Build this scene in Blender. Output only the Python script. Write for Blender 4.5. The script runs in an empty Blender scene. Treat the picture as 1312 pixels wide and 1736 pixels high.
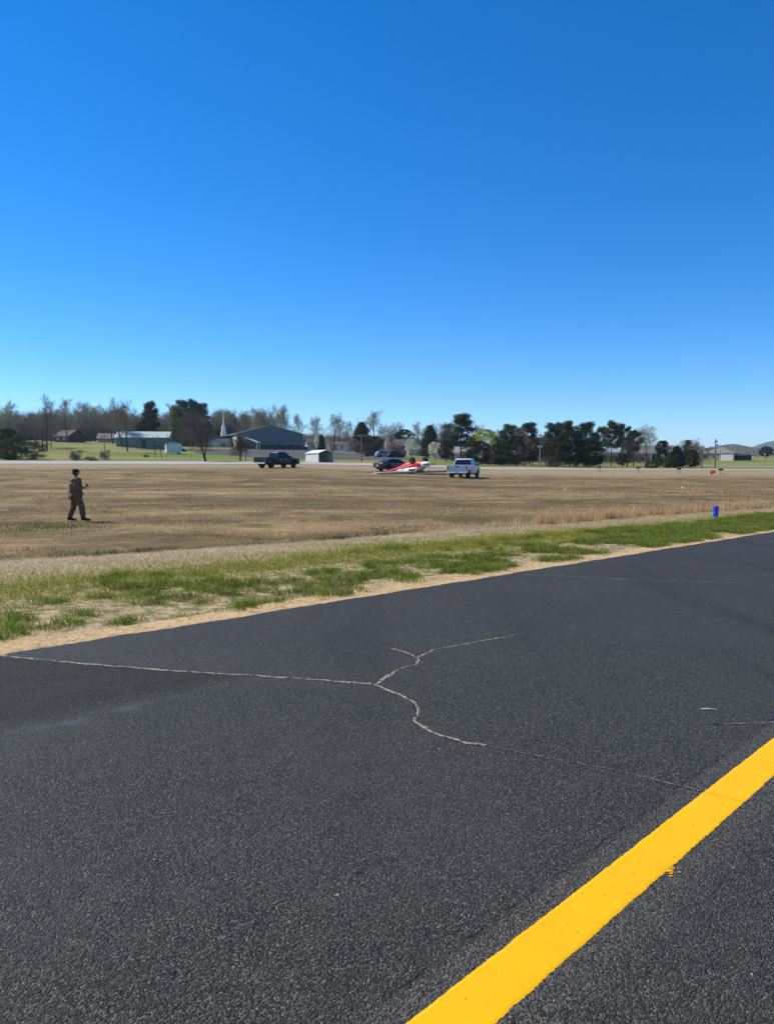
import bpy, bmesh, math, random
import numpy as np
from mathutils import Vector, Matrix, Euler
R = math.radians
rng = np.random.default_rng(7)
random.seed(7)
scn = bpy.context.scene
COL = scn.collection

# ------------------------------------------------------------------ camera
EYE = 1.62
FPX = 1254.0          # focal length in pixels of the 1312 wide photograph
PITCH = math.atan(81.0 / FPX)
cam = bpy.data.cameras.new('camera')
cam.sensor_fit = 'HORIZONTAL'
cam.sensor_width = 36.0
cam.lens = 36.0 * FPX / 1312.0
cam.clip_start = 0.05
cam.clip_end = 20000
camo = bpy.data.objects.new('camera', cam)
COL.objects.link(camo)
camo.location = (0, 0, EYE)
camo.rotation_euler = (math.pi / 2 - PITCH, 0, 0)
scn.camera = camo

# ------------------------------------------------------------------ sky and sun
SUN_EL = R(46)
SUN_AZ = math.atan2(-1.0, 0.42)       # clockwise from +Y
world = bpy.data.worlds.new('World')
scn.world = world
world.use_nodes = True
wn = world.node_tree
wn.nodes.clear()
sky = wn.nodes.new('ShaderNodeTexSky')
sky.sky_type = 'NISHITA'
sky.sun_disc = False
sky.sun_elevation = SUN_EL
sky.sun_rotation = SUN_AZ % (2 * math.pi)
sky.altitude = 200
sky.air_density = 0.8
sky.dust_density = 0.0
sky.ozone_density = 6.0
hsv = wn.nodes.new('ShaderNodeHueSaturation')
hsv.inputs['Saturation'].default_value = 1.30
hsv.inputs['Hue'].default_value = 0.5
bg = wn.nodes.new('ShaderNodeBackground')
bg.inputs['Strength'].default_value = 0.110
wo = wn.nodes.new('ShaderNodeOutputWorld')
wn.links.new(sky.outputs[0], hsv.inputs['Color'])
wb = wn.nodes.new('ShaderNodeMix')            # the camera's white balance on the sky
wb.data_type = 'RGBA'; wb.blend_type = 'MULTIPLY'; wb.inputs[0].default_value = 1.0
wb.inputs[7].default_value = (0.95, 1.0, 1.05, 1)
wn.links.new(hsv.outputs[0], wb.inputs[6])
wn.links.new(wb.outputs[2], bg.inputs['Color'])
wn.links.new(bg.outputs[0], wo.inputs['Surface'])
sl = bpy.data.lights.new('sun', 'SUN')
sl.energy = 4.0
sl.angle = R(0.53)
sl.color = (1.0, 0.95, 0.87)
so = bpy.data.objects.new('sun', sl)
COL.objects.link(so)
sdir = Vector((math.sin(SUN_AZ) * math.cos(SUN_EL), math.cos(SUN_AZ) * math.cos(SUN_EL), math.sin(SUN_EL)))
so.rotation_euler = sdir.to_track_quat('Z', 'Y').to_euler()
so.location = sdir * 100
scn.view_settings.view_transform = 'Standard'
scn.view_settings.look = 'None'
scn.view_settings.exposure = 0.62
scn.view_settings.gamma = 1.0
scn.render.engine = 'CYCLES'
scn.cycles.use_denoising = True
scn.cycles.denoising_prefilter = 'ACCURATE'
scn.cycles.max_bounces = 6
scn.cycles.transparent_max_bounces = 8

# ------------------------------------------------------------------ pixel <-> place
CP, SP = math.cos(PITCH), math.sin(PITCH)
def ray(px, py):
    cx = (px - 656.0) / FPX
    cy = -(py - 868.0) / FPX
    return Vector((cx, CP + cy * SP, -SP + cy * CP))
def at(px, py, Y):
    d = ray(px, py)
    return Vector((0, 0, EYE)) + d * (Y / d.y)
def gp(px, py, z=0.0):
    d = ray(px, py)
    return Vector((0, 0, EYE)) + d * ((z - EYE) / d.z)

# pavement edge of the taxiway
E0 = gp(6, 1108); E1 = gp(1305, 902)
TD = (E1 - E0); TD.z = 0; TD.normalize()
ND = Vector((-TD.y, TD.x, 0))
def s_t(X, Y):
    dx, dy = X - E0.x, Y - E0.y
    return dx * ND.x + dy * ND.y, dx * TD.x + dy * TD.y
def st_point(s, t, z=0.0):
    return Vector((E0.x + ND.x * s + TD.x * t, E0.y + ND.y * s + TD.y * t, z))
def s_edge(t):
    return np.clip(6.3 - 0.11 * (t - 1.7), 2.8, 7.0)

# terrain heights: columns are bearings, rows are distances
TROW = np.array([25, 45, 80, 112, 130, 150, 190, 250, 330, 420.])
TCOL = np.array([-300, 0, 170, 330, 470, 650, 850, 1050, 1312, 1600.])
TH = np.array([
    [-.31, .10, .95, 1.66, 2.20, 2.95, 6.2, 9.6, 12, 13],
    [-.31, .10, .95, 1.66, 2.20, 2.95, 6.2, 9.6, 12, 13],
    [-.31, .10, .96, 1.64, 2.15, 2.90, 6.0, 9.3, 11, 12],
    [-.31, .10, .97, 1.62, 2.10, 2.70, 4.6, 7.6, 10, 11],
    [-.31, .10, .98, 1.60, 2.00, 2.50, 4.0, 6.6, 9, 10],
    [-.31, .02, .62, 1.42, 1.75, 2.10, 3.4, 5.4, 8, 9],
    [-.31, -.10, .22, .75, 1.00, 1.20, 1.7, 2.9, 4.4, 6],
    [-.31, -.15, .05, .65, .80, .95, 1.5, 3.0, 5, 6],
    [-.31, -.20, .00, .58, .72, .95, 1.9, 3.4, 5, 6],
    [-.31, -.20, .00, .58, .72, .95, 1.9, 3.4, 5, 6]])
def smooth(a, b, x):
    u = np.clip((x - a) / (b - a), 0, 1)
    return u * u * (3 - 2 * u)
def height(X, Y):
    X = np.asarray(X, float); Y = np.asarray(Y, float)
    yy = np.clip(Y, 25, 419.9)
    px = np.clip(656 + FPX * X / np.maximum(Y, 25), -299, 1599)
    i = np.clip(np.searchsorted(TCOL, px, side='right') - 1, 0, len(TCOL) - 2)
    j = np.clip(np.searchsorted(TROW, yy, side='right') - 1, 0, len(TROW) - 2)
    u = (px - TCOL[i]) / (TCOL[i + 1] - TCOL[i]); u = u * u * (3 - 2 * u)
    v = (yy - TROW[j]) / (TROW[j + 1] - TROW[j])
    h = (TH[i, j] * (1 - u) + TH[i + 1, j] * u) * (1 - v) + (TH[i, j + 1] * (1 - u) + TH[i + 1, j + 1] * u) * v
    s, t = s_t(X, Y)
    prof = np.where(s < 0, -0.07, np.where(s < 0.35, -0.035 + 0.01 * s, np.minimum(-0.03 + 0.012 * s, 0.02)))
    se = s_edge(t)
    w = smooth(se * 0.97, se * 0.97 + 2.6, s)
    return prof * (1 - w) + h * w
def gz(x, y):
    return float(height(x, y))
def hit(px, py, ymin=110.0, ymax=420.0):
    d = ray(px, py); o = Vector((0, 0, EYE))
    Y = ymin
    while Y < ymax:
        p = o + d * (Y / d.y)
        if p.z <= gz(p.x, p.y):
            break
        Y += 0.5
    p = o + d * (Y / d.y)
    return Vector((p.x, p.y, gz(p.x, p.y)))
def on_ground(px, Y):
    x = (px - 656.0) / FPX * Y * 1.0
    d = ray(px, 790); x = d.x / d.y * Y
    return Vector((x, Y, gz(x, Y)))

# ------------------------------------------------------------------ materials
class NT:
    def __init__(self, name):
        self.m = bpy.data.materials.new(name); self.m.use_nodes = True
        self.t = self.m.node_tree; self.t.nodes.clear()
        self.out = self.t.nodes.new('ShaderNodeOutputMaterial')
    def n(self, typ, props=None, **ins):
        nd = self.t.nodes.new('ShaderNode' + typ)
        for k, v in (props or {}).items(): setattr(nd, k, v)
        for k, v in ins.items():
            key = int(k[1:]) if k[0] == '_' and k[1:].isdigit() else k.replace('_', ' ')
            self.set(nd.inputs[key], v)
        return nd
    def set(self, sock, v):
        if hasattr(v, 'outputs'): v = v.outputs[0]
        if isinstance(v, bpy.types.NodeSocket): self.t.links.new(v, sock)
        elif isinstance(v, (tuple, list)) and len(v) == 3 and sock.type == 'RGBA': sock.default_value = (*v, 1)
        else: sock.default_value = v
    def math(self, op, a, b=0.0, c=0.0, clamp=False):
        return self.n('Math', {'operation': op, 'use_clamp': clamp}, _0=a, _1=b, _2=c).outputs[0]
    def mix(self, f, a, b):
        nd = self.t.nodes.new('ShaderNodeMix'); nd.data_type = 'RGBA'
        self.set(nd.inputs[0], f); self.set(nd.inputs[6], a); self.set(nd.inputs[7], b)
        return nd.outputs[2]
    def ramp(self, f, stops):
        nd = self.t.nodes.new('ShaderNodeValToRGB')
        el = nd.color_ramp.elements
        while len(el) < len(stops): el.new(0.5)
        for e, (p, c) in zip(el, stops):
            e.position = p
            e.color = (*c, 1) if isinstance(c, (tuple, list)) else (c, c, c, 1)
        self.set(nd.inputs[0], f)
        return nd.outputs[0]
    def step(self, x, a, b):
        nd = self.n('MapRange', {'interpolation_type': 'SMOOTHSTEP', 'clamp': True}, _0=x, _1=a, _2=b, _3=0.0, _4=1.0)
        return nd.outputs[0]
    def pos(self):
        return self.n('NewGeometry').outputs['Position']
    def noise(self, vec, scale, detail=3.0, rough=0.55):
        return self.n('TexNoise', None, Vector=vec, Scale=scale, Detail=detail, Roughness=rough).outputs[0]
    def mapping(self, vec, scale=(1, 1, 1), rot=(0, 0, 0)):
        return self.n('Mapping', None, Vector=vec, Scale=scale, Rotation=rot).outputs[0]
    def dot(self, vec, v3):
        return self.n('VectorMath', {'operation': 'DOT_PRODUCT'}, _0=vec, _1=v3).outputs['Value']
    def bsdf(self, color, rough=0.7, spec=0.3, metal=0.0, normal=None, coat=0.0, **k):
        b = self.n('BsdfPrincipled')
        self.set(b.inputs['Base Color'], color); self.set(b.inputs['Roughness'], rough)
        self.set(b.inputs['Specular IOR Level'], spec); self.set(b.inputs['Metallic'], metal)
        if coat: self.set(b.inputs['Coat Weight'], coat); self.set(b.inputs['Coat Roughness'], 0.05)
        if normal is not None: self.set(b.inputs['Normal'], normal)
        self.t.links.new(b.outputs[0], self.out.inputs['Surface'])
        return b
    def bump(self, h, strength, dist):
        return self.n('Bump', None, Strength=strength, Distance=dist, Height=h).outputs[0]

def plain(name, color, rough=0.6, spec=0.3, metal=0.0, coat=0.0, var=0.12, scale=6.0):
    """one paint with a little uneven grain and wear"""
    k = NT(name); p = k.n('TexCoord').outputs['Object']
    f = k.noise(p, scale, 4)
    dark = tuple(c * (1 - var) for c in color); lite = tuple(min(1, c * (1 + var)) for c in color)
    c = k.mix(k.step(f, 0.3, 0.7), dark, lite)
    r = k.math('MULTIPLY_ADD', f, 0.15, rough - 0.07)
    k.bsdf(c, r, spec, metal, coat=coat)
    return k.m

def leafy(name, dark, lite, trans=0.25, scale=0.6, attr=False):
    k = NT(name)
    if attr:
        col = k.n('Attribute', {'attribute_name': 'tint'}).outputs['Color']
    else:
        p = k.n('TexCoord').outputs['Object']
        f = k.noise(p, scale, 3)
        rnd = k.n('ObjectInfo').outputs['Random']
        f = k.math('ADD', f, k.math('MULTIPLY_ADD', rnd, 0.16, -0.08))
        col = k.mix(k.step(f, 0.3, 0.7), dark, lite)
    d = k.n('BsdfDiffuse', None, Color=col)
    t = k.n('BsdfTranslucent', None, Color=col)
    m = k.n('MixShader', None, _0=trans, _1=d, _2=t)
    k.t.links.new(m.outputs[0], k.out.inputs['Surface'])
    return k.m

# ------------------------------------------------------------------ mesh helpers
def tag(o, label=None, cat=None, group=None, kind=None):
    if label: o['label'] = label
    if cat: o['category'] = cat
    if group: o['group'] = group
    if kind: o['kind'] = kind
    return o
def empty(name, loc=(0, 0, 0), rz=0.0):
    o = bpy.data.objects.new(name, None); COL.objects.link(o)
    o.location = loc; o.rotation_euler = (0, 0, rz); o.empty_display_size = 0.3
    return o
def link(name, me, parent=None, loc=None, rz=None):
    o = bpy.data.objects.new(name, me); COL.objects.link(o)
    if parent is not None: o.parent = parent
    if loc is not None: o.location = loc
    if rz is not None: o.rotation_euler = (0, 0, rz)
    return o
def fast_mesh(name, V, F, mat=None, tint=None, smooth_=False):
    """V (n,3), F (m,3 or 4) arrays"""
    V = np.ascontiguousarray(V, np.float32); F = np.ascontiguousarray(F, np.int32)
    me = bpy.data.meshes.new(name)
    n, m, k = len(V), len(F), F.shape[1]
    me.vertices.add(n); me.vertices.foreach_set('co', V.ravel())
    me.loops.add(m * k); me.loops.foreach_set('vertex_index', F.ravel())
    me.polygons.add(m); me.polygons.foreach_set('loop_start', np.arange(0, m * k, k, dtype=np.int32))
    me.polygons.foreach_set('use_smooth', np.full(m, bool(smooth_)))
    me.update(calc_edges=True)
    if tint is not None:
        a = me.attributes.new('tint', 'FLOAT_COLOR', 'POINT')
        a.data.foreach_set('color', np.concatenate([tint, np.ones((n, 1))], 1).astype(np.float32).ravel())
    if mat: me.materials.append(mat)
    return me

class MB:
    """collects pieces of one part"""
    def __init__(self): self.bm = bmesh.new()
    def poly(self, pts):
        return self.bm.faces.new([self.bm.verts.new(p) for p in pts])
    def hexa(self, c):
        """8 corners: bottom 4 ccw then top 4 ccw"""
        v = [self.bm.verts.new(p) for p in c]
        for f in ((3, 2, 1, 0), (4, 5, 6, 7), (0, 1, 5, 4), (1, 2, 6, 5), (2, 3, 7, 6), (3, 0, 4, 7)):
            self.bm.faces.new([v[i] for i in f])
        return self
    def box(self, x0, x1, y0, y1, z0, z1):
        return self.hexa([(x0, y0, z0), (x1, y0, z0), (x1, y1, z0), (x0, y1, z0),
                          (x0, y0, z1), (x1, y0, z1), (x1, y1, z1), (x0, y1, z1)])
    def prism(self, pts, f0, f1):
        """closed polygon of 2D points, f0/f1 map a 2D point to the two end caps"""
        a = [self.bm.verts.new(f0(p)) for p in pts]; b = [self.bm.verts.new(f1(p)) for p in pts]
        n = len(pts)
        self.bm.faces.new(a[::-1]); self.bm.faces.new(b)
        for i in range(n):
            self.bm.faces.new([a[i], a[(i + 1) % n], b[(i + 1) % n], b[i]])
        return self
    def side(self, pts, y0, y1, in0=None, in1=None):
        """polygon in the xz plane extruded along y"""
        return self.prism(pts, lambda p: (p[0], y0, p[1]), lambda p: (p[0], y1, p[1]))
    def tube(self, pts, radii, n=6, cap=True):
        rings = []
        pts = [Vector(p) for p in pts]
        for i, p in enumerate(pts):
            d = (pts[min(i + 1, len(pts) - 1)] - pts[max(i - 1, 0)]).normalized()
            a = d.orthogonal().normalized(); b = d.cross(a)
            r = radii[i] if hasattr(radii, '__len__') else radii
            rings.append([self.bm.verts.new(p + (a * math.cos(k * 2 * math.pi / n) + b * math.sin(k * 2 * math.pi / n)) * r) for k in range(n)])
        for r0, r1 in zip(rings, rings[1:]):
            for k in range(n):
                self.bm.faces.new([r0[k], r0[(k + 1) % n], r1[(k + 1) % n], r1[k]])
        if cap:
            self.bm.faces.new(rings[0][::-1]); self.bm.faces.new(rings[-1])
        return self
    def lathe(self, prof, n=20, axis='z', origin=(0, 0, 0)):
        """prof: list of (radius, height)"""
        o = Vector(origin); rings = []
        for r, h in prof:
            ring = []
            for k in range(n):
                c, s = math.cos(k * 2 * math.pi / n) * max(r, 1e-4), math.sin(k * 2 * math.pi / n) * max(r, 1e-4)
                p = {'z': (c, s, h), 'y': (c, h, s), 'x': (h, c, s)}[axis]
                ring.append(self.bm.verts.new(o + Vector(p)))
            rings.append(ring)
        for r0, r1 in zip(rings, rings[1:]):
            for k in range(n):
                self.bm.faces.new([r0[k], r0[(k + 1) % n], r1[(k + 1) % n], r1[k]])
        self.bm.faces.new(rings[0][::-1]); self.bm.faces.new(rings[-1])
        return self
    def loft(self, rings, cap=True):
        vr = [[self.bm.verts.new(p) for p in r] for r in rings]
        n = len(vr[0])
        for a, b in zip(vr, vr[1:]):
            for k in range(n):
                self.bm.faces.new([a[k], a[(k + 1) % n], b[(k + 1) % n], b[k]])
        if cap:
            self.bm.faces.new(vr[0][::-1]); self.bm.faces.new(vr[-1])
        return self
    def mesh(self, name, mat, bevel=0.0, seg=2, smooth_=False):
        bm = self.bm
        bmesh.ops.recalc_face_normals(bm, faces=bm.faces[:])
        if bevel:
            es = [e for e in bm.edges if len(e.link_faces) == 2 and e.calc_face_angle(0) > 0.6]
            bmesh.ops.bevel(bm, geom=es, offset=bevel, segments=seg, profile=0.5, affect='EDGES', clamp_overlap=True)
        me = bpy.data.meshes.new(name); bm.to_mesh(me); bm.free()
        me.polygons.foreach_set('use_smooth', np.zeros(len(me.polygons), bool))
        if smooth_:
            me.polygons.foreach_set('use_smooth', np.ones(len(me.polygons), bool))
            me.set_sharp_from_angle(angle=R(38))
        me.materials.append(mat)
        return me
    def build(self, name, mat, parent=None, bevel=0.0, seg=2, smooth_=False, loc=None):
        return link(name, self.mesh(name, mat, bevel, seg, smooth_), parent, loc)
def copy_tree(o, parent=None):
    c = o.copy(); COL.objects.link(c)
    if parent is not None: c.parent = parent
    for ch in o.children: copy_tree(ch, c)
    return c

# ------------------------------------------------------------------ ground
def ground_material():
    k = NT('field_ground'); p = k.pos()
    nv = (ND.x, ND.y, 0); tv = (TD.x, TD.y, 0)
    s = k.math('SUBTRACT', k.dot(p, nv), ND.x * E0.x + ND.y * E0.y)
    t = k.math('SUBTRACT', k.dot(p, tv), TD.x * E0.x + TD.y * E0.y)
    se = k.math('MAXIMUM', k.math('MINIMUM', k.math('MULTIPLY_ADD', t, -0.11, 6.3 + 0.11 * 1.7), 7.0), 2.8)
    n1 = k.noise(p, 0.8, 4, 0.6)
    q = k.math('ADD', k.math('DIVIDE', s, se), k.math('MULTIPLY_ADD', n1, 0.22, -0.11))
    fine = k.noise(p, 22.0, 5, 0.7)
    grit = k.noise(p, 120.0, 3, 0.6)
    mid = k.noise(p, 3.2, 4, 0.6)
    # sand
    sand = k.mix(k.step(fine, 0.3, 0.72), (0.44, 0.29, 0.14), (0.68, 0.48, 0.25))
    sand = k.mix(k.step(grit, 0.58, 0.70), sand, (0.15, 0.10, 0.055))
    sand = k.mix(k.math('MULTIPLY', k.step(k.noise(p, 7.0, 5, 0.7), 0.50, 0.66), 0.55), sand, (0.22, 0.155, 0.085))
    soil = k.mix(k.step(k.noise(p, 5.5, 5, 0.7), 0.38, 0.60), (0.50, 0.37, 0.21), (0.145, 0.135, 0.045))
    soil = k.mix(k.math('MULTIPLY', k.step(fine, 0.35, 0.7), 0.5), soil, (0.28, 0.21, 0.11))
    tan = k.mix(k.step(fine, 0.3, 0.7), (0.33, 0.255, 0.15), (0.55, 0.44, 0.28))
    # the big brown field: long streaks and patches
    st = k.mapping(p, (0.035, 0.16, 0.16), (0, 0, 0.02))
    streak = k.noise(st, 1.0, 5, 0.62)
    st2 = k.mapping(p, (0.16, 0.75, 0.7), (0, 0, -0.05))
    streak2 = k.noise(st2, 1.0, 5, 0.65)
    blot = k.noise(p, 0.35, 5, 0.65)
    fcol = k.mix(k.step(streak, 0.36, 0.62), (0.150, 0.100, 0.045), (0.285, 0.200, 0.092))
    fcol = k.mix(k.math('MULTIPLY', k.step(streak2, 0.50, 0.70), 0.75), fcol, (0.39, 0.275, 0.125))
    fcol = k.mix(k.math('MULTIPLY', k.step(blot, 0.50, 0.64), 0.7), fcol, (0.085, 0.058, 0.034))
    fcol = k.mix(k.math('MULTIPLY', k.step(k.noise(p, 0.22, 4, 0.6), 0.56, 0.66), 0.45), fcol, (0.105, 0.108, 0.042))
    fcol = k.mix(k.math('MULTIPLY', k.step(fine, 0.45, 0.75), 0.45), fcol, (0.32, 0.228, 0.105))
    fcol = k.mix(k.math('MULTIPLY', k.step(mid, 0.52, 0.68), 0.5), fcol, (0.08, 0.055, 0.035))
    bare = k.noise(k.mapping(p, (0.25, 0.6, 0.5)), 1.0, 5, 0.65)
    fcol = k.mix(k.math('MULTIPLY', k.step(bare, 0.60, 0.70), 0.8), fcol, (0.42, 0.285, 0.13))
    fcol = k.mix(k.math('MULTIPLY', k.step(k.noise(k.mapping(p, (0.07, 0.11, 0.1)), 1.0, 5, 0.6), 0.46, 0.62), 0.55), fcol, (0.105, 0.072, 0.040))
    # paler verge by the far runway, lawn behind it
    y = k.n('SeparateXYZ', None, Vector=p).outputs[1]
    yj = k.math('ADD', y, k.math('MULTIPLY_ADD', streak, 10.0, -5.0))
    verge = k.mix(k.step(fine, 0.3, 0.7), (0.25, 0.185, 0.10), (0.36, 0.28, 0.165))
    fcol = k.mix(k.math('MULTIPLY', k.step(yj, 76.0, 100.0), 0.85), fcol, verge)
    ln = k.noise(k.mapping(p, (0.03, 0.06, 0.05)), 1.0, 5, 0.62)
    lawn = k.mix(k.step(ln, 0.42, 0.60), (0.235, 0.20, 0.075), (0.125, 0.175, 0.028))
    lawn = k.mix(k.math('MULTIPLY', k.step(k.noise(p, 0.5, 4, 0.7), 0.5, 0.7), 0.5), lawn, (0.15, 0.12, 0.05))
    fcol = k.mix(k.step(yj, 127.0, 133.0), fcol, lawn)
    c = k.mix(k.step(q, 0.07, 0.13), sand, soil)
    c = k.mix(k.step(q, 0.58, 0.72), c, tan)
    c = k.mix(k.step(q, 1.0, 1.22), c, fcol)
    h = k.math('ADD', k.math('MULTIPLY', mid, 1.0), k.math('MULTIPLY', fine, 0.5))
    k.bsdf(c, 0.95, 0.1, normal=k.bump(h, 0.8, 0.06))
    return k.m
xs = np.concatenate([-np.geomspace(2600, 30, 60), np.arange(-29, -8, 0.7), np.arange(-8, 24, 0.22),
                     np.arange(24, 40, 0.8), np.geomspace(40, 2600, 60)])
ys = np.concatenate([-np.geomspace(900, 4, 14), np.arange(-3, 3, 0.8), np.arange(3, 32, 0.22), np.arange(32, 60, 0.7), np.geomspace(60, 480, 120), np.geomspace(500, 6000, 16)])
XX, YY = np.meshgrid(xs, ys)
ZZ = height(XX, YY)
ss, tt = s_t(XX, YY)
def vnoise(X, Y, sc, seed):
    g = np.random.default_rng(seed).random((256, 256))
    x = X * sc; y = Y * sc
    xi = np.floor(x).astype(int); yi = np.floor(y).astype(int); u = x - xi; v = y - yi
    u = u * u * (3 - 2 * u); v = v * v * (3 - 2 * v)
    f = lambda a, b: g[a % 256, b % 256]
    return (f(xi, yi) * (1 - u) + f(xi + 1, yi) * u) * (1 - v) + (f(xi, yi + 1) * (1 - u) + f(xi + 1, yi + 1) * u) * v
amp = np.where(ss > 0.15, np.where(ss < 0.6, 0.012, 0.05), 0.0) * np.where(YY > 100, 0, 1)
ZZ = ZZ + amp * (vnoise(XX, YY, 1.7, 1) - 0.5) + amp * 1.6 * (vnoise(XX, YY, 0.35, 2) - 0.5)
nx, ny = len(xs), len(ys)
idx = np.arange(nx * ny).reshape(ny, nx)
Fq = np.stack([idx[:-1, :-1], idx[:-1, 1:], idx[1:, 1:], idx[1:, :-1]], -1).reshape(-1, 4)
ground = link('ground', fast_mesh('ground', np.stack([XX, YY, ZZ], -1).reshape(-1, 3), Fq, ground_material(), smooth_=True))
tag(ground, 'dry brown airfield with a sandy grass shoulder', 'ground', kind='structure')

# ------------------------------------------------------------------ taxiway
PL0, PL1, PR0, PR1 = gp(697, 1732), gp(1305, 1255), gp(840, 1732), gp(1305, 1323)
LD = ((PL1 - PL0).normalized() + (PR1 - PR0).normalized()); LD.z = 0; LD.normalize()
LN = Vector((-LD.y, LD.x, 0))                       # to the left of the line
c_l = (PL0.dot(LN) + PL1.dot(LN)) / 2; c_r = (PR0.dot(LN) + PR1.dot(LN)) / 2
SA, SB = gp(6, 1243), gp(372, 1160)                 # old seam at the left
SDv = (SB - SA).normalized(); SNv = Vector((-SDv.y, SDv.x, 0)); c_s = SA.dot(SNv)
CA, CB = gp(6, 1112), gp(632, 1160)
CDv = (CB - CA).normalized(); CNv = Vector((-CDv.y, CDv.x, 0)); c_c = CA.dot(CNv)
def asphalt_nodes(k, p):
    warp = k.noise(p, 60, 2)
    v = k.n('TexVoronoi', {'feature': 'F1'}, Vector=p, Scale=128.0, Randomness=1.0)
    v2 = k.n('TexVoronoi', {'feature': 'F1'}, Vector=p, Scale=170.0, Randomness=1.0)
    cell = k.n('SeparateColor', None, Color=v.outputs['Color']).outputs[0]
    cell2 = k.n('SeparateColor', None, Color=v2.outputs['Color']).outputs[0]
    return warp, v.outputs['Distance'], cell, v2.outputs['Distance'], cell2
def asphalt_material():
    k = NT('asphalt'); p = k.pos()
    warp, d, cell, d2, cell2 = asphalt_nodes(k, p)
    big = k.noise(p, 0.45, 5, 0.6); med = k.noise(p, 5.0, 5, 0.65); fine = k.noise(p, 240.0, 2, 0.6)
    c = k.ramp(k.math('ADD', k.math('MULTIPLY', cell, 0.6), k.math('MULTIPLY', cell2, 0.4)),
               [(0.0, (0.007, 0.0064, 0.005)), (0.35, (0.023, 0.0212, 0.0168)), (0.62, (0.056, 0.0515, 0.041)), (0.82, (0.115, 0.106, 0.085)), (1.0, (0.25, 0.233, 0.19))])
    c = k.mix(k.math('MULTIPLY', k.step(fine, 0.5, 0.75), 0.30), c, (0.012, 0.012, 0.013))
    m = k.math('ADD', k.math('MULTIPLY', big, 0.6), k.math('MULTIPLY', med, 0.4))
    c = k.mix(k.math('MULTIPLY', k.step(m, 0.38, 0.64), 0.40), c, (0.075, 0.069, 0.056))
    wear = k.noise(k.mapping(p, (0.9, 0.12, 1.0), (0, 0, -math.atan2(TD.x, TD.y) * -1.0)), 1.0, 4, 0.6)
    c = k.mix(k.math('MULTIPLY', k.step(wear, 0.50, 0.72), 0.45), c, (0.019, 0.0175, 0.0145))
    # few pale chips of stone, few open pits
    sp = k.n('TexVoronoi', {'feature': 'F1'}, Vector=p, Scale=16.0)
    chip = k.math('LESS_THAN', k.math('ADD', sp.outputs['Distance'], k.math('MULTIPLY', k.n('SeparateColor', None, Color=sp.outputs['Color']).outputs[1], 0.9)), 0.105)
    c = k.mix(k.math('MULTIPLY', chip, 0.8), c, (0.42, 0.36, 0.31))
    pit = k.n('TexVoronoi', {'feature': 'F1'}, Vector=k.mapping(p, (0.8, 1.0, 1.0)), Scale=10.0)
    pitm = k.math('LESS_THAN', k.math('ADD', k.math('ADD', pit.outputs['Distance'], k.math('MULTIPLY', warp, 0.10)), k.math('MULTIPLY', k.n('SeparateColor', None, Color=pit.outputs['Color']).outputs[2], 0.8)), 0.16)
    c = k.mix(k.math('MULTIPLY', pitm, 0.85), c, (0.008, 0.008, 0.009))
    # darker sealed patch between the old seam and the long crack
    wob = k.math('MULTIPLY_ADD', k.noise(p, 2.5, 4, 0.6), 0.5, -0.25)
    ds = k.math('ADD', k.math('SUBTRACT', k.dot(p, (SNv.x, SNv.y, 0)), c_s), k.math('MULTIPLY', wob, 0.35))
    dc = k.math('SUBTRACT', c_c, k.dot(p, (CNv.x, CNv.y, 0)))
    dark = k.math('MULTIPLY', k.step(ds, -0.10, 0.28), k.step(dc, -0.02, 0.06))
    dark = k.math('MULTIPLY', k.math('MULTIPLY', dark, k.math('MULTIPLY_ADD', med, 1.2, 0.15)), 0.42)
    c = k.mix(dark, c, (0.0095, 0.009, 0.0085))
    along = k.math('SUBTRACT', 1.0, k.step(k.dot(p, (SDv.x, SDv.y, 0)), SA.dot(SDv) + 0.4 * (SB - SA).length, SB.dot(SDv)))
    seam = k.math('SUBTRACT', 1.0, k.step(k.math('ABSOLUTE', k.math('SUBTRACT', ds, -0.05)), 0.02, 0.11))
    c = k.mix(k.math('MULTIPLY', k.math('MULTIPLY', k.math('MULTIPLY', seam, along), k.step(med, 0.40, 0.62)), 0.22), c, (0.16, 0.17, 0.18))
    # stony strip and open joint beside the painted line
    dl = k.math('SUBTRACT', k.dot(p, (LN.x, LN.y, 0)), c_l)
    dlw = k.math('ADD', dl, k.math('MULTIPLY_ADD', k.noise(p, 9.0, 4, 0.7), 0.05, -0.025))
    strip = k.math('MULTIPLY', k.step(dlw, -0.4, -0.2), k.math('SUBTRACT', 1.0, k.step(dlw, 0.07, 0.105)))
    c = k.mix(k.math('MULTIPLY', strip, k.math('MULTIPLY_ADD', cell, 0.35, 0.02)), c, (0.19, 0.165, 0.13))
    joint = k.math('SUBTRACT', 1.0, k.step(k.math('ABSOLUTE', k.math('SUBTRACT', dlw, 0.112)), 0.0015, 0.006))
    joint = k.math('MULTIPLY', joint, k.step(k.noise(p, 7.0, 3), 0.42, 0.60))
    c = k.mix(k.math('MULTIPLY', joint, 0.8), c, (0.007, 0.007, 0.007))
    h = k.math('ADD', k.math('MULTIPLY', k.math('SUBTRACT', 1.0, d), 0.8), k.math('MULTIPLY', cell, 0.55))
    h = k.math('ADD', h, k.math('MULTIPLY', k.math('SUBTRACT', 1.0, d2), 0.35))
    h = k.math('SUBTRACT', h, k.math('MULTIPLY', pitm, 1.2))
    h = k.math('SUBTRACT', h, k.math('MULTIPLY', joint, 0.4))
    r = k.math('MULTIPLY_ADD', cell2, 0.25, 0.52)
    k.bsdf(c, k.math('MULTIPLY_ADD', dark, 0.3, r), k.math('MULTIPLY_ADD', dark, -0.14, 0.15), normal=k.bump(h, 1.0, 0.009))
    return k.m
ASPH = asphalt_material()
m = MB()
te = np.arange(-60, 220, 0.4)
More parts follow.
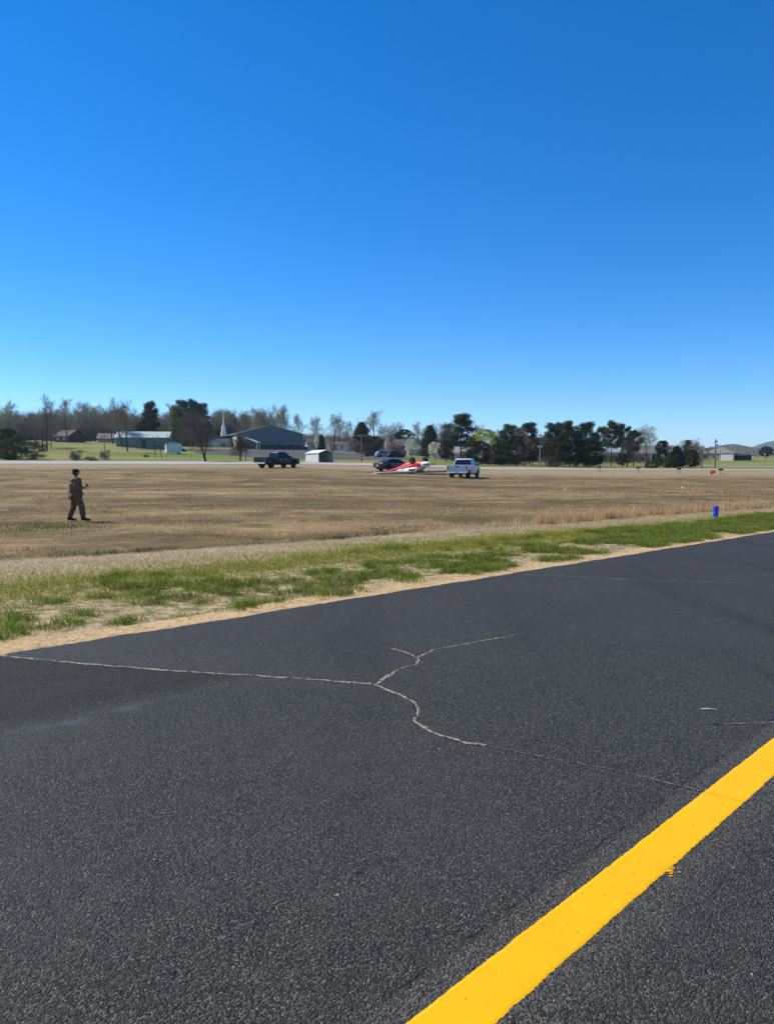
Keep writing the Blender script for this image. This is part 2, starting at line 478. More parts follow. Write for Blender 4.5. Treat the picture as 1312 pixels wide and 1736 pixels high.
tn = np.concatenate([np.arange(-60, -4, 2.0), np.arange(-4, 26, 0.04), np.arange(26, 240, 2.0)])
jit = (np.random.default_rng(3).random(len(tn)) - 0.5) * 0.026 + 0.020 * np.sin(tn * 2.3) * np.sin(tn * .71) + 0.012 * np.sin(tn * 7.1 + np.sin(tn))
V = []; F = []
for i, (a, j) in enumerate(zip(tn, jit)):
    for s_, z_ in ((-34.0, 0.0), (-0.06, 0.0), (float(j) - 0.012, -0.004), (float(j), -0.02), (float(j) + 0.01, -0.12)):
        V.append(tuple(st_point(s_, a, z_)))
nn = 5
for i in range(len(tn) - 1):
    for c in range(nn - 1):
        F.append((i * nn + c, i * nn + c + 1, (i + 1) * nn + c + 1, (i + 1) * nn + c)[::-1])
taxiway = link('taxiway_pavement', fast_mesh('taxiway_pavement', V, F, ASPH))
tag(taxiway, 'dark grey asphalt taxiway with sandy cracks', 'pavement', kind='structure')

# painted yellow line
def paint_material():
    k = NT('yellow_paint'); p = k.pos()
    warp, d, cell, d2, cell2 = asphalt_nodes(k, p)
    big = k.noise(p, 3.0, 4, 0.6)
    c = k.mix(k.step(big, 0.3, 0.7), (0.80, 0.405, 0.001), (0.84, 0.44, 0.002))
    c = k.mix(k.math('MULTIPLY', k.step(d, 0.45, 0.75), 0.25), c, (0.60, 0.30, 0.004))
    pit = k.n('TexVoronoi', {'feature': 'F1'}, Vector=p, Scale=38.0)
    pm = k.math('LESS_THAN', k.math('ADD', pit.outputs['Distance'], k.math('MULTIPLY', k.n('SeparateColor', None, Color=pit.outputs['Color']).outputs[0], 0.9)), 0.23)
    c = k.mix(k.math('MULTIPLY', k.step(k.noise(p, 11.0, 5, 0.7), 0.48, 0.75), 0.22), c, (0.45, 0.24, 0.03))
    c = k.mix(k.math('MULTIPLY', pm, 0.55), c, (0.25, 0.13, 0.01))
    dc3 = k.math('SUBTRACT', k.dot(p, (CR_N.x, CR_N.y, 0)), CR_C)
    cr = k.math('SUBTRACT', 1.0, k.step(k.math('ABSOLUTE', k.math('ADD', dc3, k.math('MULTIPLY_ADD', k.noise(p, 6.0, 3), 0.05, -0.025))), 0.003, 0.016))
    c = k.mix(k.math('MULTIPLY', cr, 0.40), c, (0.42, 0.21, 0.01))
    h = k.math('ADD', k.math('MULTIPLY', k.math('SUBTRACT', 1.0, d), 0.7), k.math('MULTIPLY', cell, 0.4))
    k.bsdf(c, 0.6, 0.15, normal=k.bump(h, 0.30, 0.003))
    return k.m
ca, cb = gp(1190, 1342), gp(1305, 1372)
cdv = (cb - ca).normalized(); CR_N = Vector((-cdv.y, cdv.x, 0)); CR_C = ca.dot(CR_N)
uu = np.concatenate([np.arange(-3, 9, 0.012), np.arange(9, 30, 0.3)])
rj = np.random.default_rng(11)
def ragged(n, a):
    e = (rj.random(n) - 0.5); e = e + np.convolve(rj.random(n) - 0.5, np.ones(7) / 3, 'same')
    return e * a
eL = ragged(len(uu), 0.0032); eR = ragged(len(uu), 0.005)
V = []; F = []
base = PL0 - LN * PL0.dot(LN); base = Vector((base.x, base.y, 0))
for u, a, b in zip(uu, eL, eR):
    for off, z in ((c_l + a, 0.0006), (c_l + a - .010, 0.0022), (c_r + b + .010, 0.0022), (c_r + b, 0.0006)):
        q = base + LD * float(u) + LN * float(off)
        V.append((q.x, q.y, z))
for i in range(len(uu) - 1):
    for c in range(3):
        F.append((i * 4 + c, i * 4 + c + 1, (i + 1) * 4 + c + 1, (i + 1) * 4 + c)[::-1])
YPAINT = paint_material()
line = link('painted_line', fast_mesh('painted_line', V, F, YPAINT), taxiway)
tag(line, 'yellow painted edge line on the asphalt')
sp = gp(1131, 1478)
V = []; F = []
for i in range(26):
    a = rj.random() * 6.28; r = rj.random() ** 1.3 * 0.045
    x, y = sp.x + math.cos(a) * r * 1.3, sp.y + math.sin(a) * r
    w = 0.002 + 0.006 * rj.random(); b = len(V); th = rj.random() * 3
    for q in range(5):
        V.append((x + math.cos(q * 1.257 + th) * w * 1.6, y + math.sin(q * 1.257 + th) * w, 0.0012 + 0.00008 * i))
    F += [(b, b + 1, b + 2), (b, b + 2, b + 3), (b, b + 3, b + 4)]
tag(link('paint_spatter', fast_mesh('paint_spatter', V, F, YPAINT), taxiway), kind='stuff')

# sand-filled cracks
def crack_material(name, a, b):
    k = NT(name); p = k.pos()
    f = k.noise(p, 140.0, 3, 0.7); g = k.noise(p, 24.0, 4, 0.7)
    c = k.mix(k.step(f, 0.3, 0.7), a, b)
    c = k.mix(k.math('MULTIPLY', k.step(g, 0.47, 0.60), 0.85), c, (0.045, 0.041, 0.034))
    k.bsdf(c, 0.95, 0.1, normal=k.bump(f, 0.6, 0.003))
    return k.m
CRK = crack_material('crack_sand', (0.18, 0.155, 0.115), (0.38, 0.335, 0.25))
CRF = crack_material('crack_dust', (0.10, 0.095, 0.085), (0.20, 0.185, 0.165))
CRACK_SHADE = plain('crack_shade_dark', (.012, .011, .010), .95, .05)  # dark tone painting the shade of the cracks' depth
def crack(name, pts, w0, w1, mat, gap=0.0, seed=0):
    g = np.random.default_rng(seed)
    P = [gp(*q) for q in pts]
    L = []
    for a, b in zip(P, P[1:]):
        n = max(2, int((b - a).length / 0.014))
        for i in range(n): L.append(a.lerp(b, i / n))
    L.append(P[-1]); n = len(L)
    ph = g.random(6) * 6.28
    sm = lambda k, q: np.convolve(g.random(n + 2 * k) - 0.5, np.ones(k) / math.sqrt(k), 'same')[k:k + n] * q
    lat = sm(21, 0.016) + sm(7, 0.012) + sm(3, 0.007)
    wid = np.linspace(w0, w1, n) * np.clip(1.0 + sm(15, 1.1) + sm(4, 0.9), 0.42, 2.8)
    V = []; F = []
    for i in range(n):
        d = (L[min(i + 1, n - 1)] - L[max(i - 1, 0)]).normalized(); nn_ = Vector((-d.y, d.x, 0))
        c = L[i] + nn_ * float(lat[i]); h = max(0.0012, float(wid[i]) / 2)
        if i in (0, n - 1): h = 0.001
        for sd, z in ((-1, 0.0010), (0, 0.0040), (1, 0.0010)):
            q = c + nn_ * (h * sd); V.append((q.x, q.y, z))
    off = sm(9, 0.010); DV = []; DF = []            # ragged dark edges beside the sand: depth shade put into colour
    for i in range(n):
        d = (L[min(i + 1, n - 1)] - L[max(i - 1, 0)]).normalized(); nn_ = Vector((-d.y, d.x, 0))
        c = L[i] + nn_ * float(lat[i] + off[i] * .6); h = max(.001, float(wid[i]) * .5 + .003 + abs(float(off[i])) * .7)
        for sd in (-1, 1):
            q = c + nn_ * (h * sd); DV.append((q.x, q.y, .0004))
        if i: DF.append((i * 2 - 2, i * 2, i * 2 + 1, i * 2 - 1))
    link('crack_shade_edge', fast_mesh('crack_shade_edge', DV, DF, CRACK_SHADE), taxiway)
    keep = sm(13, 1.0)
    for i in range(n - 1):
        if gap and keep[i] < -0.25 + gap: continue
        for c in range(2): F.append((i * 3 + c, (i + 1) * 3 + c, (i + 1) * 3 + c + 1, i * 3 + c + 1))
    return link(name, fast_mesh(name, V, F, mat), taxiway)
crack('crack', [(-30, 1108), (6, 1112), (60, 1118), (130, 1124), (200, 1130), (300, 1138), (420, 1145), (520, 1151), (600, 1157), (632, 1160)], 0.027, 0.021, CRK, 0, 1)
crack('crack', [(632, 1160), (660, 1172), (690, 1183), (703, 1192), (709, 1200), (708, 1212), (703, 1222), (722, 1234), (750, 1247), (790, 1260), (826, 1265)], 0.024, 0.020, CRK, 0, 2)
crack('crack', [(826, 1265), (870, 1274), (930, 1287), (1000, 1298), (1080, 1315), (1190, 1342)], 0.010, 0.007, CRF, 0.0, 3)
crack('crack', [(640, 1162), (650, 1152), (664, 1143), (685, 1132), (706, 1126), (711, 1118), (698, 1110), (665, 1099)], 0.028, 0.022, CRK, 0, 4)
crack('crack', [(707, 1114), (725, 1107), (735, 1102), (790, 1092), (850, 1081), (890, 1073)], 0.028, 0.017, CRK, 0, 5)
crack('crack', [(1205, 1229), (1250, 1227), (1330, 1225)], 0.014, 0.018, CRF, 0.0, 6)
crack('crack', [(885, 974), (980, 978), (1080, 983), (1180, 986), (1250, 988)], 0.036, 0.024, CRF, 0.0, 7)
tw = gp(1202, 1205)
m = MB(); m.tube([(tw.x - .05, tw.y + .012, .008), (tw.x, tw.y, .013), (tw.x + .05, tw.y - .004, .009)], [.003, .0045, .003], 5)
o = m.build('straw', plain('straw_white', (0.78, 0.70, 0.55))); tag(o, 'short pale straw lying on the asphalt', 'straw')

# ------------------------------------------------------------------ runway, car park, road
def strip_sheet(name, y0f, y1f, x0, x1, dx, mat, lift=0.04, ny_=6):
    xs_ = np.arange(x0, x1, dx); V = []; F = []
    for x in xs_:
        a, b = y0f(x), y1f(x)
        for j in range(ny_ + 1):
            y = a + (b - a) * j / ny_
            V.append((x, y, gz(x, y) + lift))
    n = ny_ + 1
    for i in range(len(xs_) - 1):
        for j in range(ny_): F.append((i * n + j, (i + 1) * n + j, (i + 1) * n + j + 1, i * n + j + 1))
    return link(name, fast_mesh(name, V, F, mat, smooth_=True))
def concrete_material(name, a, b, c2):
    k = NT(name); p = k.pos()
    f = k.noise(p, 0.25, 5, 0.6); g = k.noise(p, 4.0, 4, 0.6)
    c = k.mix(k.step(f, 0.3, 0.7), a, b)
    c = k.mix(k.math('MULTIPLY', k.step(g, 0.5, 0.7), 0.4), c, c2)
    k.bsdf(c, 0.95, 0.05)
    return k.m
runway = strip_sheet('runway', lambda x: 112 + 7 * float(smooth(0, 45, x)), lambda x: 130.0 + 0 * x, -190, 260, 3, concrete_material('runway_concrete', (0.34, 0.315, 0.275), (0.42, 0.395, 0.35), (0.28, 0.255, 0.22)))
tag(runway, 'pale concrete runway across the field', 'runway', kind='structure')
def patch_sheet(name, pix, mat, lift=0.05, nu=30, nv=10):
    """sheet laid on the terrain between a far and a near edge given as (pixel, distance) pairs"""
    far, near = pix; V = []; F = []
    def along(e, u):
        x = np.interp(u, np.linspace(0, 1, len(e)), [q[0] for q in e]); y = np.interp(u, np.linspace(0, 1, len(e)), [q[1] for q in e])
        d = ray(x, 790); return d.x / d.y * y, y
    for i in range(nu + 1):
        a = along(near, i / nu); b = along(far, i / nu)
        for j in range(nv + 1):
            x = a[0] + (b[0] - a[0]) * j / nv; y = a[1] + (b[1] - a[1]) * j / nv
            V.append((x, y, gz(x, y) + lift))
    n = nv + 1
    for i in range(nu):
        for j in range(nv): F.append((i * n + j, (i + 1) * n + j, (i + 1) * n + j + 1, i * n + j + 1))
    return link(name, fast_mesh(name, V, F, mat, smooth_=True))
lot = patch_sheet('car_park', ([(330, 210), (430, 240), (540, 247), (600, 232), (680, 214)], [(330, 184), (430, 166), (520, 158), (620, 166), (705, 172)]),
                  concrete_material('old_asphalt', (0.075, 0.073, 0.070), (0.11, 0.106, 0.10), (0.14, 0.125, 0.105)))
tag(lot, 'faded grey asphalt car park and drive below the church', 'car park', kind='structure')
lane = patch_sheet('lane', ([(1180, 176), (1260, 160), (1420, 150)], [(1180, 168), (1260, 153), (1420, 144)]), concrete_material('lane_grey', (0.26, 0.25, 0.23), (0.33, 0.31, 0.28), (0.2, 0.19, 0.17)))
tag(lane, 'narrow grey lane crossing the lawn', 'lane', kind='structure')

# ------------------------------------------------------------------ buildings
M = {}
M['white'] = plain('white_siding', (0.74, 0.69, 0.60), 0.6)
M['cream'] = plain('cream_siding', (0.60, 0.54, 0.42), 0.7)
M['tanmetal'] = plain('tan_metal_siding', (0.46, 0.42, 0.33), 0.55, scale=2)
M['wallgrey_gableshade'] = plain('blue_grey_wall_and_gable_shade', (0.155, 0.165, 0.16), 0.55, scale=2)  # one house wall; on the church gable its shade put into the colour
M['greymetal'] = plain('grey_metal_roof', (0.33, 0.31, 0.285), 0.45, 0.4, scale=1.5)
M['greenmetal'] = plain('pale_green_metal_roof', (0.42, 0.50, 0.43), 0.45, 0.4, scale=1.5)
M['greenwall'] = plain('sage_green_siding', (0.15, 0.215, 0.175), 0.7)
M['brownroof'] = plain('brown_shingle', (0.19, 0.165, 0.14), 0.9, scale=3)
M['darkroof'] = plain('dark_shingle', (0.085, 0.075, 0.07), 0.9, scale=3)
M['brick'] = plain('brown_brick', (0.30, 0.16, 0.11), 0.9, scale=3, var=0.25)
M['tanbrick'] = plain('tan_brick', (0.42, 0.33, 0.25), 0.9, scale=3, var=0.2)
M['glass'] = plain('dark_window_glass', (0.02, 0.024, 0.03), 0.12, 0.5)
M['dark'] = plain('dark_interior', (0.03, 0.03, 0.03), 0.9)
M['trim'] = plain('white_trim', (0.80, 0.76, 0.68), 0.5)
M['wood'] = plain('weathered_pole_wood', (0.19, 0.15, 0.115), 0.9, scale=9, var=0.3)
M['palepole'] = plain('pale_weathered_pole', (0.30, 0.265, 0.21), 0.8, scale=9)
M['galv'] = plain('galvanised_metal', (0.45, 0.46, 0.47), 0.4, 0.5, 0.6)
M['whitemetal'] = plain('white_painted_metal', (0.72, 0.70, 0.66), 0.4, 0.5, scale=2)

def window(root, x, z, w, h, y, side=-1, mat='glass'):
    """window on a wall whose outer face is at y, facing side*y"""
    a, b = sorted((y + side * 0.03, y - side * 0.02))
    fr = MB()
    for x0, x1, z0, z1 in ((x - w / 2 - .07, x + w / 2 + .07, z - h / 2 - .07, z - h / 2), (x - w / 2 - .07, x + w / 2 + .07, z + h / 2, z + h / 2 + .07),
                           (x - w / 2 - .07, x - w / 2, z - h / 2, z + h / 2), (x + w / 2, x + w / 2 + .07, z - h / 2, z + h / 2), (x - .025, x + .025, z - h / 2, z + h / 2)):
        fr.box(x0, x1, a - .012, b + .012, z0, z1)
    f = fr.build('window', M['trim'], root)
    MB().box(x - w / 2, x + w / 2, a, b, z - h / 2, z + h / 2).build('pane', M[mat], f)
    return f
def house(name, label, loc, rz, L, W, wh, rh, wall, roof, wins=(), doors=(), hip=False, over=0.4, cat='house', chimney=None, group=None):
    """front faces -y; ridge runs along x"""
    root = empty(name, loc, rz); tag(root, label, cat, group)
    l, w = L / 2, W / 2
    m = MB()
    if hip: m.box(-l, l, -w, w, -0.8, wh)
    else: m.prism([(-w, -0.8), (w, -0.8), (w, wh), (0, wh + rh * w / (w + over)), (-w, wh)], lambda p: (-l, p[0], p[1]), lambda p: (l, p[0], p[1]))
    m.build('wall', M[wall], root)
    t = 0.14; lo = l + over; wo = w + over; ez = wh - rh * over / (w + over) * 0.0
    m = MB()
    if hip:
        hr = max(0.0, lo - wo)
        b0 = [(-lo, -wo), (lo, -wo), (lo, wo), (-lo, wo)]
        v = [m.bm.verts.new((x, y, wh + 0.01)) for x, y in b0] + [m.bm.verts.new((x, y, wh + .01 + t)) for x, y in b0]
        r0 = m.bm.verts.new((-hr, 0, wh + rh)); r1 = m.bm.verts.new((hr, 0, wh + rh))
        for f in ([v[3], v[2], v[1], v[0]], [v[0], v[1], v[5], v[4]], [v[1], v[2], v[6], v[5]], [v[2], v[3], v[7], v[6]], [v[3], v[0], v[4], v[7]],
                  [v[4], v[5], r1, r0], [v[5], v[6], r1], [v[6], v[7], r0, r1], [v[7], v[4], r0]): m.bm.faces.new(f)
    else:
        zr = wh + rh + 0.02; ze = wh - 0.02
        m.prism([(-wo, ze), (0, zr), (wo, ze), (wo, ze + t), (0, zr + t), (-wo, ze + t)], lambda p: (-lo, p[0], p[1]), lambda p: (lo, p[0], p[1]))
    rf = m.build('roof', M[roof], root)
    if chimney: MB().box(chimney - .35, chimney + .35, -.3, .3, wh + rh * .5, wh + rh + .7).build('chimney', M['brick'], rf)
    for q in wins: window(root, q[0], q[1], q[2], q[3], -w)
    for q in doors:
        d = MB().box(q[0] - q[1] / 2, q[0] + q[1] / 2, -w - .06, -w + .02, -0.1, q[2]).build('door', M[q[3]], root)
        if q[1] < 1.5: MB().box(q[0] + q[1] * .3, q[0] + q[1] * .38, -w - .12, -w - .05, .95, 1.05).build('handle', M['galv'], d)
    return root
def G(px, Y, sink=0.0):
    p = on_ground(px, Y); p.z -= sink; return p

# church: long metal building, gable end towards the field
p = at(403, 762, 246); cz = gz(p.x, p.y) 
TH_C = R(22)
root = empty('church', (p.x, p.y, cz), TH_C)           # local x along the gable end, y away along the nave
tag(root, 'long grey metal church with shade-coloured gable end, tan side wall and steeple', 'church')
W_, L_, WH, RH = 22.5, 27.0, 4.9, 2.9
m = MB(); m.box(0.02, W_ - .02, 0.12, L_, -1.5, WH); m.build('wall', M['tanmetal'], root)
g = MB(); g.prism([(0, -1.5), (W_, -1.5), (W_, WH), (W_ / 2, WH + RH), (0, WH)], lambda q: (q[0], -.06, q[1]), lambda q: (q[0], .1, q[1])); gw = g.build('gable_wall', M['wallgrey_gableshade'], root); gw['label'] = 'metal gable wall coloured blue-grey for shade'  # gable end darker than the side wall, shade painted into its siding
for i in range(1, 24):
    x = W_ * i / 24
    MB().box(x - .04, x + .04, -.11, -.055, -.2, WH + RH * (1 - abs(x - W_ / 2) / (W_ / 2)) - .12).build('siding_rib', M['wallgrey_gableshade'], gw)
m = MB(); e = .5
m.prism([(-e, WH - .12), (W_ / 2, WH + RH + .05), (W_ + e, WH - .12), (W_ + e, WH + .08), (W_ / 2, WH + RH + .25), (-e, WH + .08)], lambda q: (q[0], -.35, q[1]), lambda q: (q[0], L_ + .4, q[1]))
rf = m.build('roof', M['greymetal'], root)
for i in range(1, 14):
    y = L_ * i / 14
    MB().hexa([(-e, y - .05, WH + .06), (W_ / 2, y - .05, WH + RH + .22), (W_ / 2, y + .05, WH + RH + .22), (-e, y + .05, WH + .06),
               (-e, y - .05, WH + .14), (W_ / 2, y - .05, WH + RH + .31), (W_ / 2, y + .05, WH + RH + .31), (-e, y + .05, WH + .14)]).build('roof_seam', M['greymetal'], rf)
MB().box(-.12, 0.02, .1, L_ * .8, -1.5, 1.1).build('brick_base', M['brick'], root)
for y in (4.0, 9.0, 14.0, 19.0):
    MB().box(-.06, .03, y - .6, y + .6, 1.9, 3.1).build('window', M['glass'], root)
MB().box(13.6, 14.6, -.14, -.05, -.2, 2.0).build('door', M['dark'], root)
MB().box(17.8, 18.7, -.14, -.05, .9, 1.9).build('window', M['glass'], root)
MB().box(6.6, 7.5, -.14, -.05, .9, 1.9).build('window', M['glass'], root)
# lean-to along the foot of the gable end
m = MB(); m.hexa([(6.0, -3.2, 1.35), (W_ + .8, -3.2, 1.35), (W_ + .8, -.13, 1.75), (6.0, -.13, 1.75), (6.0, -3.2, 1.5), (W_ + .8, -3.2, 1.5), (W_ + .8, -.13, 1.9), (6.0, -.13, 1.9)])
lt = m.build('lean_to_roof', M['greymetal'], root)
MB().box(6.1, W_ + .7, -2.9, -2.75, -1.4, .75).build('lean_to_wall', M['darkroof'], root)
for x in np.arange(6.2, W_ + .8, 2.7): MB().box(x - .06, x + .06, -3.12, -3.0, -1.4, 1.36).build('post', M['dark'], lt)
# sloping porch roof at the corner
m = MB(); m.hexa([(1.9, -1.6, 3.55), (5.2, -5.8, 1.75), (6.6, -4.6, 1.75), (3.2, -.13, 3.55), (1.9, -1.6, 3.72), (5.2, -5.8, 1.95), (6.6, -4.6, 1.95), (3.2, -.13, 3.72)])
pr = m.build('porch_roof', M['greenmetal'], root)
for x, y, z in ((5.2, -5.55, 1.8), (6.3, -4.55, 1.8), (2.1, -1.5, 3.5)): MB().box(x - .09, x + .09, y - .09, y + .09, -1.0, z).build('post', M['white'], pr)
# lower wing and white entrance on the far left
m = MB(); m.box(-8, -.2, 10, 24, -1.5, 3.6); m.build('side_wing', M['cream'], root)
m = MB(); m.hexa([(-8.6, 9.5, 3.55), (0.2, 9.5, 4.6), (0.2, 24.5, 4.6), (-8.6, 24.5, 3.55), (-8.6, 9.5, 3.75), (0.2, 9.5, 4.8), (.2, 24.5, 4.8), (-8.6, 24.5, 3.75)]); m.build('wing_roof', M['greymetal'], root)
MB().box(-6.9, -4.7, 9.86, 10.02, -.6, 2.3).build('door', M['white'], root)
MB().box(-3.4, -2.2, 9.9, 10.02, .5, 1.9).build('window', M['glass'], root)
# steeple
st = MB(); st.box(-2.7, -1.1, 15, 16.6, 3.9, 6.0); stp = st.build('steeple', M['trim'], root)
MB().box(-2.5, -1.3, 15.2, 16.4, 6.0, 7.6).build('belfry', M['trim'], stp)
MB().lathe([(.75, 7.55), (.38, 8.3), (.22, 10.0), (.10, 12.5), (.02, 14.0)], 8, 'z', (-1.9, 15.8, 0)).build('spire', M['trim'], stp)

# houses
p = hit(246, 750.5, 150); rz = R(8)
hs = house('green_roof_house', 'long low house with pale green metal roof and sage walls', G(246, 206), R(10), 13.6, 8.5, 2.6, 1.75, 'greenwall', 'greenmetal',
      wins=((-2.6, 1.5, 1.0, .9), (3.6, 1.5, 1.0, .9)), doors=((0.4, 1.0, 2.1, 'darkroof'),))
hg = MB().box(-6.94, -6.81, -3.9, 3.9, -.4, 2.5).build('end_wall', M['white'], hs)
house('dark_gable_house', 'low dark-roofed house at the back of the lawn by bare trees', G(119, 238, -.2), R(-32), 7.6, 6.0, 1.5, 2.0, 'darkroof', 'darkroof', wins=((-1.5, .9, 1.0, .8), (1.5, .9, 1.0, .8)))
house('grey_roof_house', 'grey sloping roof at the edge of the lawn behind leaning trees', G(186, 243), R(12), 6, 6, 1.0, 1.7, 'tanbrick', 'brownroof', wins=((-2, .9, 1, .8), (2, .9, 1, .8)))
house('white_cottage', 'small white cottage behind the reddish shrubs', G(580, 262), R(-25), 6, 5, 2.2, 1.3, 'white', 'darkroof', wins=((-1.4, 1.3, 1, 1), (1.4, 1.3, 1, 1)))
house('cottage', 'dark roofed cottage half hidden beside the carport', G(538, 268), R(14), 8, 6, 2.3, 1.7, 'white', 'darkroof', wins=((-2, 1.3, 1, 1), (2, 1.3, 1, 1)))
house('blue_grey_house', 'dark house with blue-grey wall behind the white blossom tree', G(688, 240), R(-18), 6.8, 7, 2.5, 2.2, 'wallgrey_gableshade', 'darkroof', wins=((-1.6, 1.4, 1.1, 1.1), (1.6, 1.4, 1.1, 1.1)))
house('low_brown_roof_house', 'low house with pale brown roof between the blossom trees', G(722, 235), R(4), 12, 7, 1.8, 1.5, 'tanbrick', 'brownroof', wins=((-3.5, 1.0, 1.1, .9), (0, 1.0, 1.1, .9), (3.5, 1.0, 1.1, .9)))
house('grey_roof_cottage', 'white cottage with grey roof behind the white pickup', G(768, 205), R(-8), 9, 6.5, 1.7, 1.9, 'white', 'greymetal', wins=((-2.6, .95, 1, .9), (2.6, .95, 1, .9)), doors=((0, .9, 1.6, 'brick'),))
house('pink_house', 'small pinkish brick house beside the dark cedars', G(828, 190), R(20), 4.6, 5, 2.4, 1.8, 'tanbrick', 'brownroof', wins=((-1.0, 1.2, .9, .9), (1.0, 1.2, .9, .9)))
house('white_bungalow', 'white bungalow glimpsed between the tall pines', G(1030, 262), R(6), 11, 7, 2.4, 1.2, 'white', 'greymetal', wins=((-3, 1.4, 1.2, 1), (2.8, 1.4, 1.2, 1)))
house('brown_roof_house', 'long white house with wide brown roof behind pale tree', G(1098, 240), R(-3), 15, 9, 2.2, 2.6, 'white', 'brownroof',
      wins=((-5.5, 1.2, 1.2, 1.1), (-2.5, 1.2, 1.2, 1.1), (4.6, 1.2, 1.2, 1.1)), doors=((.4, .95, 2.0, 'dark'),))
house('brown_roof_cottage', 'low cream cottage with brown roof behind dark shrubs', G(1163, 236), R(4), 9.5, 7, 2.2, 2.2, 'cream', 'brownroof', wins=((-2.6, 1.2, 1.1, 1), (2.6, 1.2, 1.1, 1)))
hr = house('hip_roof_house', 'tan brick house with brown hip roof on the open green rise', G(1222, 232), R(-38), 9.6, 8.4, 2.0, 2.1, 'tanbrick', 'brownroof', wins=((-3.6, 1.15, 1.5, 1.0), (-1.0, 1.15, 1.1, 1.0)), hip=True, over=.15)
MB().box(.9, 4.5, -4.3, -4.18, -.1, 1.75).build('garage_door', M['trim'], hr)
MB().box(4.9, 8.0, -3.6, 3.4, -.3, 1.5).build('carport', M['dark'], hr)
MB().box(4.8, 8.2, -3.9, 3.6, 1.52, 1.75).build('carport_roof', M['brownroof'], hr)

# metal carport, open end to the right
p = hit(540, 783.5, 120); 
cp = empty('metal_carport', (p.x, p.y, p.z), R(33)); tag(cp, 'white metal carport with dark open end beside the car park', 'carport')
Lc, Wc, Hc, Rc = 4.6, 3.6, 1.95, .62          # x across the open end, y into the depth towards the left-back
S_ = p.y / 158.0
cp.scale = (S_, S_, S_)
wl = MB(); wl.box(-.03, .03, 0, 6.0, 0, Hc); wl.build('side_wall', M['whitemetal'], cp)
MB().box(Wc - .03, Wc + .03, 0, 6.0, 0, Hc).build('side_wall', M['whitemetal'], cp)
MB().prism([(0.04, 0), (Wc - .04, 0), (Wc - .04, Hc), (Wc / 2, Hc + Rc), (0.04, Hc)], lambda q: (q[0], 5.93, q[1]), lambda q: (q[0], 5.99, q[1])).build('back_wall', M['whitemetal'], cp)
m = MB(); m.prism([(-.2, Hc - .05), (Wc / 2, Hc + Rc + .02), (Wc + .2, Hc - .05), (Wc + .2, Hc + .03), (Wc / 2, Hc + Rc + .1), (-.2, Hc + .03)], lambda q: (q[0], -.2, q[1]), lambda q: (q[0], 6.2, q[1]))
cr = m.build('roof', M['whitemetal'], cp)
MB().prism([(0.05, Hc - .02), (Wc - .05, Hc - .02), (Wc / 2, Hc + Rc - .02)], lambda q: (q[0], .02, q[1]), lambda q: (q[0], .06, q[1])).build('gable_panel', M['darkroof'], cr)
for x in (.1, Wc - .1): MB().box(x - .05, x + .05, .02, .12, 0, Hc).build('post', M['galv'], cp)
for i in range(1, 9): MB().box(-.055, -.028, i * .67 - .03, i * .67 + .03, .02, Hc - .02).build('wall_rib', M['whitemetal'], cp)

# small white shed near the thin trees
p = hit(283, 769.5, 130)
sh = empty('storage_shed', (p.x, p.y, p.z), R(24)); S_ = p.y / 150.0; sh.scale = (S_,) * 3
tag(sh, 'small white storage shed on blocks beside thin trees', 'shed')
MB().box(0, 2.9, 0, 3.2, .32, 2.15).build('wall', M['whitemetal'], sh)
for i in range(1, 8): MB().box(i * .36 - .015, i * .36 + .015, -.02, .005, .35, 2.1).build('siding_rib', M['whitemetal'], sh)
MB().prism([(-.15, 2.12), (3.05, 2.12), (1.45, 2.55)], lambda q: (q[0], -.15, q[1]), lambda q: (q[0], 3.35, q[1])).build('roof', M['greymetal'], sh)
for x, y in ((.2, .2), (1.4, .2), (2.6, .2), (.2, 2.9), (2.6, 2.9)): MB().box(x - .18, x + .18, y - .18, y + .18, -.3, .315).build('block', M['trim'], sh)
MB().box(-.04, .01, .9, 1.9, .4, 1.95).build('door', M['cream'], sh)

# utility poles
def pole(label, px, py_top, Y, mat='wood', arm=1.2, r=.13, box=False):
    b = G(px, Y, .3); top = at(px, py_top, Y).z - b.z
    root = empty('utility_pole', b); tag(root, label, 'pole', 'utility poles')
    MB().tube([(0, 0, 0), (0, 0, top * .5), (0, 0, top)], [r * 1.25, r * 1.1, r * .85], 8).build('post', M[mat], root)
    if arm:
        a = MB().box(-arm, arm, -.06 - r, .06 - r, top - .62, top - .46).build('crossarm', M[mat], root)
        for x in (-arm * .85, -arm * .4, arm * .4, arm * .85):
            MB().lathe([(.04, top - .46), (.07, top - .38), (.05, top - .28)], 6, 'z', (x, -r, 0)).build('insulator', M['trim'], a)
    if box: MB().lathe([(.22, top - 1.9), (.24, top - 1.85), (.24, top - 1.1), (.1, top - 1.0)], 8, 'z', (.3, -.1, 0)).build('transformer', M['galv'], root)
    return root
pole('thin utility pole with crossarm standing in the left lawn', 178, 735, 152, 'palepole', .9, .09)
pole('pale utility pole with crossarm in front of the dark cedars', 915, 753, 138, 'palepole', .5, .10)
pole('brown utility pole with crossarm beside the car park drive', 613, 735, 150, 'wood', .9, .11)
pole('tall dark utility pole on the right by the green rise', 1212, 744, 143, 'wood', .3, .12, True)
pole('slender leaning pole by the hedge near the lane', 1187, 762, 150, 'wood', 0, .07)
pole('short pale post far off on the right-hand lawn', 1296, 768, 215, 'palepole', .3, .13)

